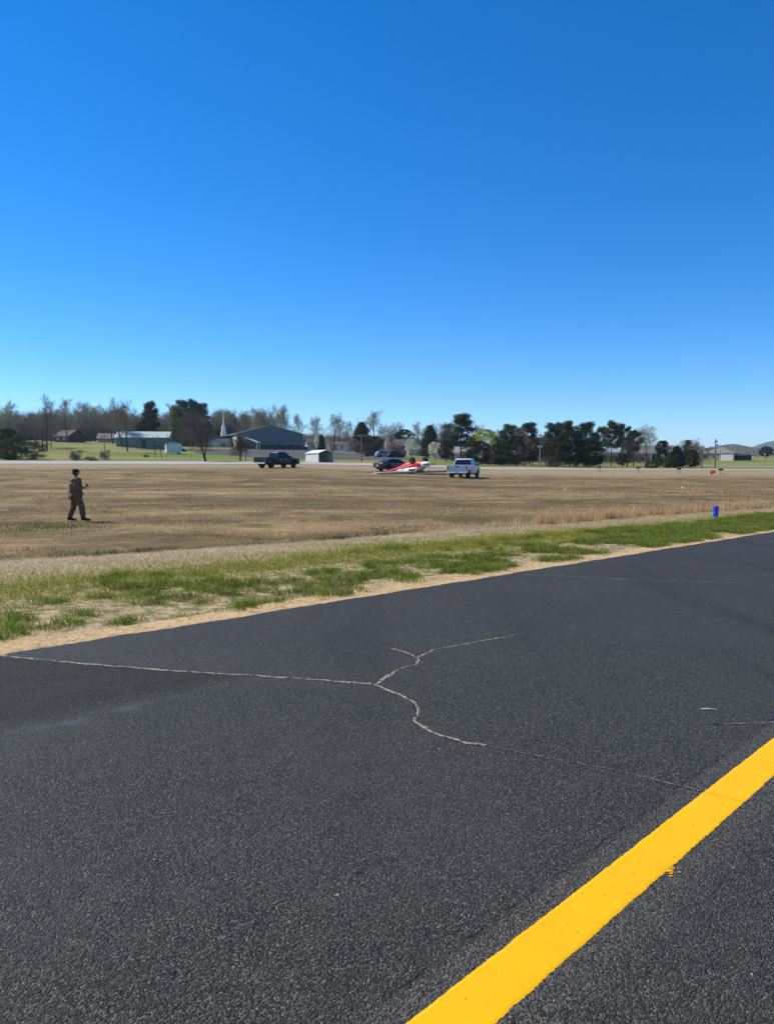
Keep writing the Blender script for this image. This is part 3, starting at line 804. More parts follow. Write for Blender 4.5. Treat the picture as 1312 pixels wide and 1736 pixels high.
# ------------------------------------------------------------------ vehicles
def car_paint(name, c, rough=.25):
    k = NT(name); p = k.n('TexCoord').outputs['Object']
    f = k.noise(p, 5, 4); g = k.n('SeparateXYZ', None, Vector=p).outputs[2]
    dust = k.math('MULTIPLY', k.math('SUBTRACT', 1.0, k.step(g, .3, .95)), k.math('MULTIPLY_ADD', f, .16, .0))
    col = k.mix(dust, c, (.22, .17, .12))
    k.bsdf(col, k.math('MULTIPLY_ADD', dust, .6, rough), .4, 0.0, coat=.12)
    return k.m
M['tyre'] = plain('tyre_rubber', (.022, .021, .02), .85)
M['rim'] = plain('alloy_rim', (.5, .5, .51), .35, .5, .8)
M['chrome'] = plain('chrome', (.75, .75, .76), .18, .5, 1.0)
M['blacktrim'] = plain('black_trim', (.02, .02, .021), .5)
M['cglass'] = plain('tinted_car_glass', (.012, .015, .019), .06, .55, var=.05)
M['red_lens'] = plain('red_lens', (.38, .012, .012), .2, .5)
M['clear_lens'] = plain('clear_lens', (.6, .62, .64), .15, .5)
M['plate'] = plain('number_plate_white', (.72, .73, .74), .5)

def wheel(parent, x, y, r, w, sgn):
    """tyre of radius r whose outer face looks to sgn*y"""
    m = MB(); k = w / 2
    m.lathe([(r * .62, -k), (r * .9, -k), (r * .985, -k * .75), (r, -k * .3), (r, k * .3), (r * .985, k * .75), (r * .9, k), (r * .62, k)], 24, 'y')
    t = m.build('wheel', M['tyre'], parent, smooth_=True, loc=(x, y, r))
    m = MB(); f = sgn * k
    pr = [(r * .63, f * .2), (r * .63, f * .96), (r * .58, f * .9), (r * .52, f * .55), (r * .2, f * .62), (r * .16, f * .8), (.005, f * .82)]
    m.lathe(pr, 24, 'y'); 
    for i in range(6):
        a = i * math.pi / 3; c, s = math.cos(a), math.sin(a); q = r * .05
        m.hexa([(c * r * .14 - s * q, f * .6, s * r * .14 + c * q), (c * r * .14 + s * q, f * .6, s * r * .14 - c * q), (c * r * .58 + s * q, f * .6, s * r * .58 - c * q), (c * r * .58 - s * q, f * .6, s * r * .58 + c * q),
                (c * r * .14 - s * q, f * .88, s * r * .14 + c * q), (c * r * .14 + s * q, f * .88, s * r * .14 - c * q), (c * r * .58 + s * q, f * .88, s * r * .58 - c * q), (c * r * .58 - s * q, f * .88, s * r * .58 + c * q)])
    m.build('rim', M['rim'], t, smooth_=True)
def arch(cx, r, z0, n=9):
    """points over a wheel arch from +x to -x when reversed"""
    return [(cx + r * math.cos(math.pi * i / n), z0 + r * math.sin(math.pi * i / n)) for i in range(n + 1)]
def quad_slab(corners, t):
    """thin slab from four corners, thickness along the face normal"""
    c = [Vector(q) for q in corners]
    n = (c[1] - c[0]).cross(c[3] - c[0]).normalized() * t
    return MB().hexa([q - n * .5 for q in c] + [q + n * .5 for q in c])

def pickup(label, loc, rz, paint, rear_paint=None):
    root = empty('pickup_truck', loc, rz); tag(root, label, 'pickup truck')
    w = 1.0; wr = .40                                  # half width, wheel radius
    xr, xf = -1.78, 1.90                               # axles
    # front clip and cab lower body
    za = .44
    A = arch(xf, .50, za)
    pts = [(-.62, .46), (xf - .50, .46)] + A[::-1][1:-1] + [(xf + .50, .46), (2.86, .50), (2.93, .72), (2.90, 1.02), (2.78, 1.12), (1.42, 1.24), (-.62, 1.22)]
    m = MB(); m.side(pts, -w, w); m.build('body', paint, root, .045, 2, True)
    # bed
    B = arch(xr, .50, za)
    bp = [(-2.86, .55), (xr - .50, .50)] + B[::-1][1:-1] + [(xr + .50, .46), (-.66, .46), (-.66, 1.27), (-2.86, 1.27)]
    for y0, y1 in ((-w, -w + .10), (w - .10, w)):
        MB().side(bp, y0, y1).build('bed_side', paint, root, .03, 2, True)
    MB().box(-2.8, -.68, -w + .1, w - .1, .66, .72).build('bed_floor', M['blacktrim'], root)
    MB().box(-.70, -.64, -w + .1, w - .1, .5, 1.25).build('bed_front', paint, root)
    tg = MB().box(-2.92, -2.84, -w + .11, w - .11, .66, 1.27).build('tailgate', paint, root, .02)
    MB().box(-2.945, -2.915, -.17, .17, 1.06, 1.16).build('handle', M['blacktrim'], tg)
    MB().box(-2.935, -2.918, -w + .2, w - .2, .78, .80).build('crease', M['blacktrim'], tg)
    # cab, tapering upwards
    m = MB()
    lo = [(-.60, 1.20), (1.50, 1.22)]
    prof = [(-.62, 1.20), (1.52, 1.22), (.78, 1.86), (.55, 1.925), (-.20, 1.935), (-.46, 1.88)]
    inn = [.02, .02, .19, .22, .22, .19]
    m.loft([[(x, -w + i, z) for (x, z), i in zip(prof, inn)], [(x, w - i, z) for (x, z), i in zip(prof, inn)]])
    m.build('cab', paint, root, .03, 2, True)
    e = .012
    quad_slab([(-.605, -w + .13, 1.30), (-.605, w - .13, 1.30), (-.485, w - .26, 1.80), (-.485, -w + .26, 1.80)], .02).build('rear_window', M['cglass'], root)
    quad_slab([(1.405, -w + .10, 1.335), (1.405, w - .10, 1.335), (.86, w - .25, 1.81), (.86, -w + .25, 1.81)], .03).build('windshield', M['cglass'], root)
    for s in (-1, 1):
        def P(x, z): return (x, s * (w - .02 - (z - 1.2) / .66 * .17 + .006), z)
        quad_slab([P(.42, 1.30), P(1.28, 1.30), P(.80, 1.76), P(.42, 1.79)], .02).build('side_window', M['cglass'], root)
        quad_slab([P(-.42, 1.30), P(.34, 1.30), P(.34, 1.80), P(-.32, 1.80)], .02).build('side_window', M['cglass'], root)
        for x0, x1 in ((.40, 1.36), (-.48, .38)):
            d = MB().box(x0, x1, s * w - .012, s * w + .012, .62, 1.17).build('door', paint, root, .01)
            MB().box(x0 + .06, x0 + .25, s * (w + .022) - .014, s * (w + .022) + .014, 1.02, 1.06).build('handle', M['chrome'], d)
        mr = MB().box(1.16, 1.28, min(s * (w + .03), s * (w + .25)), max(s * (w + .03), s * (w + .25)), 1.22, 1.44).build('mirror', M['blacktrim'], root, .03)
        MB().box(-2.955, -2.80, min(s * (w - .10), s * (w + .012)), max(s * (w - .10), s * (w + .012)), .80, 1.20).build('tail_light', M['red_lens'], root, .015)
        MB().box(2.72, 2.95, min(s * (w - .36), s * (w + .005)), max(s * (w - .36), s * (w + .005)), .80, .98).build('headlight', M['clear_lens'], root, .02)
        MB().box(-.6, 1.3, s * (w - .03) - .07, s * (w - .03) + .07, .36, .41).build('running_board', M['blacktrim'], root)
        wheel(root, xr, s * (w - .13), wr, .27, s); wheel(root, xf, s * (w - .13), wr, .27, s)
        MB().lathe([(.46, s * (w - .30)), (.46, s * (w - .32))], 18, 'y', (xr, 0, .44)).build('wheel_well', M['blacktrim'], root)
    MB().box(-2.60, 2.5, -.62, .62, .36, .56).build('chassis', M['blacktrim'], root)
    bp_ = MB().box(-3.04, -2.86, -w + .02, w - .02, .48, .66).build('rear_bumper', M['chrome'], root, .03)
    MB().box(-3.052, -3.036, -.16, .16, .52, .64).build('number_plate', M['plate'], bp_)
    MB().box(2.86, 3.02, -w + .02, w - .02, .46, .68).build('front_bumper', M['chrome'], root, .03)
    MB().box(2.88, 2.955, -.62, .62, .72, 1.0).build('grille', M['blacktrim'], root, .02)
    return root

def sedan(name, label, loc, rz, paint, group=None, suv=False):
    root = empty(name, loc, rz); tag(root, label, 'car', group)
    w = .91; wr = .335; xr, xf = -1.36, 1.42; za = .36
    up = .18 if suv else 0
    A, B = arch(xf, .41, za), arch(xr, .41, za)
    pts = [(-2.36, .42), (xr - .41, .36)] + B[::-1][1:-1] + [(xr + .41, .30), (xf - .41, .30)] + A[::-1][1:-1] + [(xf + .41, .36), (2.38, .40), (2.42, .62), (2.30, .78), (1.05, .98), (-1.55, 1.03), (-2.30, 1.0), (-2.42, .80)]
    MB().side(pts, -w, w).build('body', paint, root, .06, 3, True)
    if suv: prof, inn = [(-2.2, .98), (1.12, .96), (.38, 1.52), (.05, 1.63), (-1.6, 1.64), (-2.0, 1.5)], [.04, .04, .2, .24, .24, .2]
    else: prof, inn = [(-1.78, .98), (1.12, .96), (.36, 1.36), (.05, 1.44), (-.62, 1.46), (-1.02, 1.38)], [.05, .05, .22, .26, .26, .23]
    MB().loft([[(x, -w + i, z) for (x, z), i in zip(prof, inn)], [(x, w - i, z) for (x, z), i in zip(prof, inn)]]).build('cabin', paint, root, .04, 3, True)
    zt = 1.56 if suv else 1.385
    def P(x, z, s): return (x, s * (w - .045 - (z - .97) / (zt - .97) * .17 + .012), z)
    rr = (-2.11, -1.98) if suv else (-1.68, -1.06)
    rzz = (1.08, 1.50) if suv else (1.055, 1.355)
    quad_slab([(rr[0], -w + .15, rzz[0]), (rr[0], w - .15, rzz[0]), (rr[1], w - .28, rzz[1]), (rr[1], -w + .28, rzz[1])], .02 + .035).build('rear_window', M['cglass'], root)
    quad_slab([(1.03, -w + .13, 1.02), (1.03, w - .13, 1.02), (.42, w - .28, 1.345), (.42, -w + .28, 1.345)], .03).build('windshield', M['cglass'], root)
    for s in (-1, 1):
        zz = zt - .04
        quad_slab([P(-.22, 1.04, s), P(.86, 1.03, s), P(.30, zz - .04, s), P(-.22, zz, s)], .02).build('side_window', M['cglass'], root)
        quad_slab([P(-1.25 - up * 2, 1.05, s), P(-.30, 1.04, s), P(-.30, zz, s), P(-.92 - up * 3, zz - .05, s)], .02).build('side_window', M['cglass'], root)
        for x0, x1 in ((-.26, .98), (-1.0, -.30)):
            d = MB().box(x0, x1, s * w - .01, s * w + .01, .42, .93).build('door', paint, root, .008)
            MB().box(x0 + .05, x0 + .22, s * (w + .018) - .012, s * (w + .018) + .012, .84, .87).build('handle', M['chrome'], d)
        MB().box(-2.43, -2.22, min(s * (w - .34), s * (w + .003)), max(s * (w - .34), s * (w + .003)), .78, .93).build('tail_light', M['red_lens'], root, .02)
        MB().box(2.18, 2.40, min(s * (w - .34), s * (w + .003)), max(s * (w - .34), s * (w + .003)), .62, .74).build('headlight', M['clear_lens'], root, .02)
        MB().box(.72, .84, min(s * (w - .02), s * (w + .17)), max(s * (w - .02), s * (w + .17)), .98, 1.1).build('mirror', paint, root, .02)
        wheel(root, xr, s * (w - .1), wr, .21, s); wheel(root, xf, s * (w - .1), wr, .21, s)
    MB().box(-2.1, 2.1, -.7, .7, .22, .42).build('chassis', M['blacktrim'], root)
    MB().box(-2.445, -2.41, -.18, .18, .60, .72).build('number_plate', M['plate'], root)
    MB().box(-2.46, -2.30, -w + .06, w - .06, .42, .55).build('rear_bumper', paint, root, .03)
    return root

def drive(px, Y, ang, fwd=0):
    """heading clockwise from straight away; +x of a vehicle is its front"""
    p = on_ground(px, Y); return (p.x, p.y, p.z), math.pi / 2 - R(ang)
BLACKP = plain('black_car_paint', (.004, .005, .009), .32, .35, var=.05)
WHITEP = car_paint('white_car_paint', (.64, .655, .68))
NAVYP = car_paint('navy_car_paint', (.010, .012, .028))
SILVP = car_paint('silver_car_paint', (.40, .41, .42))
l, r_ = drive(470, 91, 38); pickup('black crew-cab pickup truck parked alone in the dry field', l, r_, BLACKP)
l, r_ = drive(787, 75.5, 20); pickup('white crew-cab pickup truck standing beside the overturned plane', l, r_, WHITEP)
l, r_ = drive(668, 88.5, 55); sedan('dark_sedan', 'dark navy sedan standing behind the overturned plane', l, r_, NAVYP)
l, r_ = drive(632, 196, 80); sedan('parked_car', 'dark parked car in front of the low cedar hedge', l, r_, NAVYP, 'cars parked by the far houses')
l, r_ = drive(652, 190, 74); sedan('parked_car', 'pale silver parked car below the pink blossom', l, r_, SILVP, 'cars parked by the far houses', True)
l, r_ = drive(671, 186, 60); sedan('parked_car', 'dark sport utility parked next to the silver car', l, r_, BLACKP, 'cars parked by the far houses', True)
l, r_ = drive(303, 196, 88); sedan('parked_car', 'white parked car showing above the little shed', l, r_, WHITEP, 'cars parked by the far houses')
l, r_ = drive(838, 172, 120); sedan('parked_car', 'dark parked car in the shade by the pinkish house', l, r_, BLACKP, 'cars parked by the far houses', True)

# ------------------------------------------------------------------ overturned light aeroplane
M['planered'] = plain('red_aircraft_fabric', (.80, .025, .032), .45, .4, scale=3, var=.06)
M['planewhite'] = plain('cream_aircraft_fabric', (.74, .70, .62), .5, .4, scale=3, var=.06)
gp_ = on_ground(703, 81)
plane = empty('overturned_plane', gp_); plane.scale = (1.08, 1.08, 1.1); tag(plane, 'red and white light aeroplane lying upside down on its wing', 'plane')
HEAD = math.atan2(-.74, .67)                           # the way the nose points on the ground
def U(x, y, z):
    """from the upright plane (x forward, y to its left, z up, wheels at 0) to lying on its back"""
    X, Y_, Z = x, -y, (1.62 - z) * .93
    tilt = R(4.0); zz = Z * math.cos(tilt) + X * math.sin(tilt); xx = X * math.cos(tilt) - Z * math.sin(tilt)
    c, s = math.cos(HEAD), math.sin(HEAD); ro = R(1.2)   # the far wing tip rides high
    zz += Y_ * math.sin(ro) + .06
    return (xx * c - Y_ * s, xx * s + Y_ * c, zz + .02)
def ring(x, hw, z0, z1, n=12, e=.7):
    out = []
    for i in range(n):
        a = 2 * math.pi * i / n + math.pi / n
        c, s = math.cos(a), math.sin(a)
        out.append((x, math.copysign(abs(c) ** e, c) * hw, (z0 + z1) / 2 + math.copysign(abs(s) ** e, s) * (z1 - z0) / 2))
    return out
def ploft(name, secs, mat, parent=plane, **k):
    m = MB(); m.loft([[U(*q) for q in ring(*s)] for s in secs]); return m.build(name, mat, parent, smooth_=True)
fus = ploft('fuselage', [(1.35, .42, .50, 1.02), (.9, .49, .42, 1.06), (.2, .50, .40, 1.08), (-.8, .49, .42, 1.08), (-1.3, .42, .52, 1.10), (-2.0, .30, .74, 1.14), (-3.2, .17, .96, 1.20), (-4.4, .08, 1.08, 1.22), (-4.85, .03, 1.12, 1.22)], M['planered'])
fus['label'] = 'red belly and tapering red tail of the fuselage'
ploft('cowling', [(2.15, .24, .62, 1.02), (2.0, .34, .56, 1.08), (1.7, .41, .52, 1.12), (1.36, .44, .49, 1.13)], M['planewhite'])
ploft('cabin_roof', [(1.34, .40, .98, 1.16), (.9, .54, .96, 1.40), (.6, .55, .96, 1.52), (-.6, .54, .98, 1.53), (-1.5, .42, 1.04, 1.40), (-2.4, .24, 1.08, 1.26)], M['planewhite'])
for s in (-1, 1):
    MB().hexa([U(.72, s * .54, 1.20), U(-.35, s * .54, 1.20), U(-.35, s * .565, 1.20), U(.72, s * .565, 1.20), U(.55, s * .53, 1.38), U(-.3, s * .53, 1.38), U(-.3, s * .565, 1.38), U(.55, s * .565, 1.38)]).build('side_window', M['cglass'], plane)
MB().hexa([U(1.06, -.34, 1.14), U(1.06, .34, 1.14), U(1.03, .34, 1.13), U(1.03, -.34, 1.13), U(.74, -.36, 1.50), U(.74, .36, 1.50), U(.70, .36, 1.49), U(.70, -.36, 1.49)]).build('windshield', M['cglass'], plane)
# wing: two panels of aerofoil section, the cabin roof between them
AF = [(0, 0), (.03, .055), (.12, .105), (.3, .125), (.55, .10), (.8, .05), (1, .004), (.8, -.012), (.5, -.022), (.2, -.03), (.04, -.028)]
CH = 1.5
for s in (-1, 1):
    rings = []
    for y, ch, dz, dx in ((.45, CH, 0, 0), (2.4, CH, .0, 0), (4.9, CH, .01, 0), (5.35, CH * .86, .015, -.05), (5.6, CH * .5, .02, -.2)):
        rings.append([U(.72 + dx - q[0] * ch, s * y, 1.44 + dz + q[1] * ch * 1.15) for q in AF])
    wg = MB().loft(rings).build('wing', M['planewhite'], plane, smooth_=True)
    y0, y1 = s * 2.6, s * 4.8
    MB().hexa([U(-.47, y0, 1.475), U(-.80, y0, 1.472), U(-.80, y1, 1.472), U(-.47, y1, 1.475), U(-.47, y0, 1.435), U(-.86, y0, 1.42), U(-.86, y1, 1.42), U(-.47, y1, 1.435)]).build('aileron', M['planewhite'], wg)
    for xa, xb in ((.35, .45), (-.25, -.35)):
        MB().tube([U(xa - .1, s * .40, .62), U(xb, s * 2.75, 1.46)], [.035, .028], 6).build('wing_strut', M['planewhite'], plane)
    # landing gear
    MB().tube([U(.62, s * .40, .50), U(.66, s * .84, .36)], [.05, .04], 6).build('gear_leg', M['planered'], plane)
    MB().tube([U(-.05, s * .40, .52), U(.60, s * .82, .36)], [.03, .03], 6).build('gear_brace', M['planered'], plane)
    ax = Vector(U(.66, s * .90, .34)); ayv = (Vector(U(.66, s * 1.2, .34)) - ax).normalized()
    m = MB(); r, k = .345, .19
    m.lathe([(r * .45, -k), (r * .8, -k), (r * .96, -k * .65), (r, 0), (r * .96, k * .65), (r * .8, k), (r * .45, k)], 24, 'y')
    t = m.build('wheel', M['tyre'], plane, smooth_=True, loc=ax)
    t.rotation_mode = 'QUATERNION'; t.rotation_quaternion = Vector((0, 1, 0)).rotation_difference(ayv)
    MB().lathe([(r * .44, -k * .6), (r * .44, k * .7), (r * .2, k * .8), (.01, k * .8)], 16, 'y').build('rim', M['blacktrim'], t)
    # tailplane
    MB().hexa([U(-4.0, s * .06, 1.12), U(-4.75, s * .06, 1.12), U(-4.75, s * 1.25, 1.12), U(-4.35, s * 1.35, 1.12), U(-4.0, s * .06, 1.16), U(-4.75, s * .06, 1.16), U(-4.75, s * 1.25, 1.15), U(-4.35, s * 1.35, 1.15)]).build('tailplane', M['planered'], plane)
# fin folded over to one side
MB().hexa([U(-4.1, .05, 1.17), U(-4.8, .05, 1.20), U(-4.85, .55, 1.27), U(-4.6, .6, 1.27), U(-4.1, .05, 1.21), U(-4.8, .05, 1.24), U(-4.85, .55, 1.31), U(-4.6, .6, 1.31)]).build('fin', M['planered'], plane)
MB().lathe([(.16, 0), (.14, .1), (.08, .22), (.01, .28)], 12, 'x').build('spinner', M['planewhite'], plane).matrix_local = Matrix.Translation(U(2.05, 0, .84)) @ Matrix.Rotation(HEAD, 4, 'Z')
for s in (-1, 1):
    MB().hexa([U(2.12, s * .05, .80), U(2.16, s * .05, .88), U(2.14, s * .5, .90), U(2.10, s * .5, .78), U(2.14, s * .05, .80), U(2.18, s * .05, .88), U(2.16, s * .92, .87), U(2.12, s * .92, .80)]).build('propeller_blade', M['blacktrim'], plane)

# ------------------------------------------------------------------ small airfield things
M['blue'] = plain('blue_plastic', (.008, .055, .50), .35, .5)
M['bluecap'] = plain('blue_plastic_cap', (.012, .08, .62), .35, .5)
p = hit(1213, 877, 15, 40)
bmk = empty('edge_marker', p); tag(bmk, 'bright blue cylindrical taxiway edge marker in the grass', 'marker')
hb = (877 - 858) / FPX * p.y
MB().lathe([(.083, -.03), (.086, .01), (.080, .03), (.080, hb - .05), (.086, hb - .045), (.086, hb - .01), (.078, hb), (.01, hb + .003)], 24, 'z').build('cylinder_body', M['blue'], bmk, smooth_=True)
MB().lathe([(.079, hb * .34), (.0835, hb * .36), (.0835, hb * .44), (.079, hb * .46)], 24, 'z').build('band', M['bluecap'], bmk, smooth_=True)
MB().lathe([(.15, -.03), (.15, .008), (.1, .02)], 16, 'z').build('base_flange', M['blacktrim'], bmk)
M['concr'] = plain('pale_concrete', (.42, .40, .37), .9)
pw = (('furthest left', 1016, 795.5, 108), ('second', 1082, 797.5, 104), ('third', 1151, 799, 100), ('last', 1222, 800.5, 96.5))
plabel = ('black approach light box on grey legs, farthest from the orange board', 'black approach light box on grey legs, second along from the pines', 'black approach light box on grey legs, third in the row, just before the orange board', 'black approach light box on grey legs standing right beside the orange board')
for lb, (w_, px, pyt, Y) in zip(plabel, pw):
    b = on_ground(px, Y); top = at(px, pyt, Y).z - b.z; top = max(.75, min(top, 1.3))
    root = empty('approach_light', b, R(-12)); tag(root, lb, 'approach light', 'row of approach lights by the runway')
    bx_ = MB().box(-.23, .23, -.33, .33, top - .24, top).build('light_box', M['blacktrim'], root, .03)
    MB().box(-.18, .18, -.342, -.325, top - .19, top - .05).build('lens', M['glass'], bx_)
    for x, y in ((-.17, -.22), (.17, -.22), (0, .24)): MB().tube([(x, y, -.05), (x, y, top - .23)], .035, 6).build('leg', M['galv'], root)
    MB().box(-.42, .42, -.48, .48, -.1, .05).build('foundation', M['concr'], root)
M['orange'] = plain('orange_paint', (.85, .10, .02), .5)
b = on_ground(1209, 96)
ob = empty('orange_board', b, R(8)); ob.scale = (1.0, 1.0, 1.0); tag(ob, 'small orange barrier board in the dry grass by the runway', 'barrier')
for z0, z1 in ((.18, .36), (.40, .56)): MB().box(-.26, .26, -.025, .025, z0, z1).build('board', M['orange'], ob)
for x in (-.2, .2): MB().hexa([(x - .03, -.2, 0), (x + .03, -.2, 0), (x + .03, -.14, 0), (x - .03, -.14, 0), (x - .03, -.03, .6), (x + .03, -.03, .6), (x + .03, .03, .6), (x - .03, .03, .6)]).build('leg', M['orange'], ob)
MB().box(-.45, -.26, -.1, .06, .0, .42).build('side_flap', M['orange'], ob)
for (px, py, nm, lb) in ((958, 831, 'paper_scrap', 'white scrap lying in the middle of the brown field'), (1157, 827, 'paper_scrap', 'thin white scrap in the field below the orange board')):
    q = hit(px, py, 20, 90); g_ = np.random.default_rng(int(px))
    m = MB(); n = 9
    top_ = [(math.cos(i * 6.283 / n) * (.09 + .04 * g_.random()), math.sin(i * 6.283 / n) * (.08 + .03 * g_.random())) for i in range(n)]
    m.prism(top_, lambda c: (c[0] * 1.15, c[1] * 1.15, 0), lambda c: (c[0] * .8, c[1] * .8, .05 + .02 * math.sin(c[0] * 20)))
    o = m.build(nm, M['trim'], loc=q); tag(o, lb, 'litter')

# ------------------------------------------------------------------ person
M['skin'] = plain('skin', (.42, .25, .17), .55)
M['jacket'] = plain('brown_jacket_cloth', (.17, .10, .06), .85, scale=14, var=.25)
M['trousers'] = plain('olive_brown_trousers', (.13, .085, .05), .9, scale=12, var=.25)
M['boot'] = plain('dark_boot_leather', (.03, .024, .02), .6)
M['cap'] = plain('black_cap_cloth', (.015, .015, .016), .85)
M['hair'] = plain('dark_hair', (.02, .015, .012), .7)
def skinned(name, verts, edges, radii, mat, root=0, sub=2, parent=None):
    me = bpy.data.meshes.new(name); me.from_pydata([Vector(v) for v in verts], edges, []); 
    o = bpy.data.objects.new(name, me); COL.objects.link(o)
    md = o.modifiers.new('skin', 'SKIN')
    md.use_smooth_shade = True
    if not me.skin_vertices: pass
    sv = me.skin_vertices[0].data if me.skin_vertices else None
    if sv is None:
        bm = bmesh.new(); bm.from_mesh(me); bm.verts.layers.skin.verify(); bm.to_mesh(me); bm.free(); sv = me.skin_vertices[0].data
    for i, r in enumerate(radii):
        sv[i].radius = r if isinstance(r, tuple) else (r, r)
        sv[i].use_root = (i == root)
    s = o.modifiers.new('sub', 'SUBSURF'); s.levels = sub; s.render_levels = sub
    bpy.context.view_layer.update()
    dg = bpy.context.evaluated_depsgraph_get()
    nm = bpy.data.meshes.new_from_object(o.evaluated_get(dg)); nm.name = name
    bpy.data.objects.remove(o)
    nm.materials.clear(); nm.materials.append(mat)
    nm.polygons.foreach_set('use_smooth', np.ones(len(nm.polygons), bool))
    return link(name, nm, parent)
pp = hit(129, 884.5, 15, 60)
FACE = math.atan2(.62, .78)
person = empty('person', pp, FACE); person.scale = (1.12, 1.14, 1.0)
tag(person, 'person in brown jacket and trousers walking away over the dry field', 'person')
# x forward, y left, z up
hipL, hipR = (0, .10, .90), (0, -.10, .90)
knL, knR = (-.02, .14, .49), (.14, -.13, .50)
anL, anR = (-.14, .17, .10), (.16, -.16, .095)
toL, toR = (.06, .21, .035), (.36, -.24, .045)
shL, shR = (.0, .19, 1.42), (.0, -.19, 1.42)
elL, elR = (-.02, .30, 1.14), (-.07, -.30, 1.13)
wrL, wrR = (.22, .20, 1.10), (.20, -.22, 1.15)
haL, haR = (.29, .15, 1.12), (.28, -.18, 1.18)
BV = [(0, 0, .95), (.01, 0, 1.12), (.015, 0, 1.30), (.01, 0, 1.44), (.02, 0, 1.51), (.035, 0, 1.58), (.05, 0, 1.66), (.04, 0, 1.73),
      hipL, knL, anL, toL, hipR, knR, anR, toR, shL, elL, wrL, haL, shR, elR, wrR, haR]
BE = [(0, 1), (1, 2), (2, 3), (3, 4), (4, 5), (5, 6), (6, 7), (0, 8), (8, 9), (9, 10), (10, 11), (0, 12), (12, 13), (13, 14), (14, 15),
      (3, 16), (16, 17), (17, 18), (18, 19), (3, 20), (20, 21), (21, 22), (22, 23)]
BR = [.13, .12, .14, .11, .055, .065, .085, .06, .085, .055, .04, .035, .085, .055, .04, .035, .06, .042, .028, (.035, .02), .06, .042, .028, (.035, .02)]
for hand in (haL, haR):                                  # five fingers, curled
    h = Vector(hand); hi = BV.index(hand); sg = 1 if hand is haL else -1
    for k, (dy, ln) in enumerate(((-.028, .06), (-.010, .07), (.010, .066), (.027, .05))):
        a = h + Vector((.035, dy, 0)); b = a + Vector((ln * .55, 0, -.01)); c = b + Vector((ln * .15, 0, -ln * .45))
        i0 = len(BV); BV += [tuple(a), tuple(b), tuple(c)]; BE += [(hi, i0), (i0, i0 + 1), (i0 + 1, i0 + 2)]; BR += [.010, .009, .008]
    a = h + Vector((-.01, -sg * .045, .01)); b = a + Vector((.035, -sg * .02, .012)); i0 = len(BV)
    BV += [tuple(a), tuple(b)]; BE += [(hi, i0), (i0, i0 + 1)]; BR += [.012, .009]
skinned('body', BV, BE, BR, M['skin'], 0, 2, person)
# face: nose, ears, eyes, mouth
m = MB(); m.hexa([(.135, -.018, 1.625), (.162, -.014, 1.628), (.162, .014, 1.628), (.135, .018, 1.625), (.125, -.008, 1.675), (.132, -.006, 1.675), (.132, .006, 1.675), (.125, .008, 1.675)]); m.build('nose', M['skin'], person, .004)
for s in (-1, 1):
    MB().lathe([(.005, -.012), (.026, -.006), (.03, .004), (.012, .012)], 10, 'y', (.03, s * .092, 1.645)).build('ear', M['skin'], person, smooth_=True)
    MB().lathe([(.002, .0), (.010, .003), (.010, .007), (.002, .010)], 8, 'x', (.122, s * .034, 1.672)).build('eye', M['hair'], person)
MB().box(.125, .136, -.024, .024, 1.592, 1.600).build('mouth', M['brick'], person)
skinned('trousers', [(0, 0, .97), hipL, (.0, .12, .70), knL, (-.10, .16, .26), (-.13, .17, .13), hipR, (.07, -.115, .70), knR, (.155, -.15, .27), (.16, -.16, .14)],
        [(0, 1), (1, 2), (2, 3), (3, 4), (4, 5), (0, 6), (6, 7), (7, 8), (8, 9), (9, 10)],
        [.17, .125, .112, .095, .088, .09, .125, .112, .095, .088, .09], M['trousers'], 0, 2, person)
skinned('jacket', [(0, 0, .93), (.005, 0, 1.06), (.01, 0, 1.20), (.01, 0, 1.34), (.01, 0, 1.43), (.015, 0, 1.50), shL, (-.005, .26, 1.27), elL, (.10, .25, 1.115), (.20, .21, 1.105),
                   shR, (-.03, -.26, 1.27), elR, (.06, -.27, 1.14), (.18, -.23, 1.148)],
        [(0, 1), (1, 2), (2, 3), (3, 4), (4, 5), (4, 6), (6, 7), (7, 8), (8, 9), (9, 10), (4, 11), (11, 12), (12, 13), (13, 14), (14, 15)],
        [(.19, .22), (.18, .205), (.175, .205), (.18, .21), .145, .08, .095, .09, .08, .066, .056, .095, .09, .08, .066, .056], M['jacket'], 0, 2, person)
for a, t_ in ((anL, toL), (anR, toR)):
    a = Vector(a); t_ = Vector(t_); d = (t_ - a); d.z = 0; d.normalize()
    heel = a - d * .05; heel.z = max(.045, a.z - .055)
    skinned('boot', [tuple(a + Vector((0, 0, .10))), tuple(a), tuple(heel), tuple(a.lerp(t_, .55) + Vector((0, 0, -.012))), tuple(t_ + Vector((0, 0, .008)))], [(0, 1), (1, 2), (1, 3), (3, 4)], [.06, .058, .05, (.05, .045), (.045, .036)], M['boot'], 1, 2, person)
skinned('hair', [(-.005, 0, 1.58), (.0, 0, 1.66), (.015, 0, 1.70)], [(0, 1), (1, 2)], [.068, .090, .082], M['hair'], 1, 2, person)
cp_ = MB().lathe([(.099, 1.672), (.101, 1.69), (.097, 1.72), (.080, 1.752), (.045, 1.773), (.004, 1.78)], 20, 'z', (.028, 0, 0)).build('cap', M['cap'], person, smooth_=True)
MB().prism([(.12, -.085), (.19, -.07), (.225, 0), (.19, .07), (.12, .085)], lambda q: (q[0], q[1], 1.676), lambda q: (q[0] - .006, q[1], 1.688)).build('peak', M['cap'], cp_, .003)
ph = MB().box(.285, .36, -.20, -.188, 1.165, 1.26)
pho = ph.build('phone', M['blacktrim']); pho.matrix_world = Matrix.Translation(pp) @ Matrix.Rotation(FACE, 4, 'Z')
tag(pho, 'dark phone held in the walking person\'s hand', 'phone')

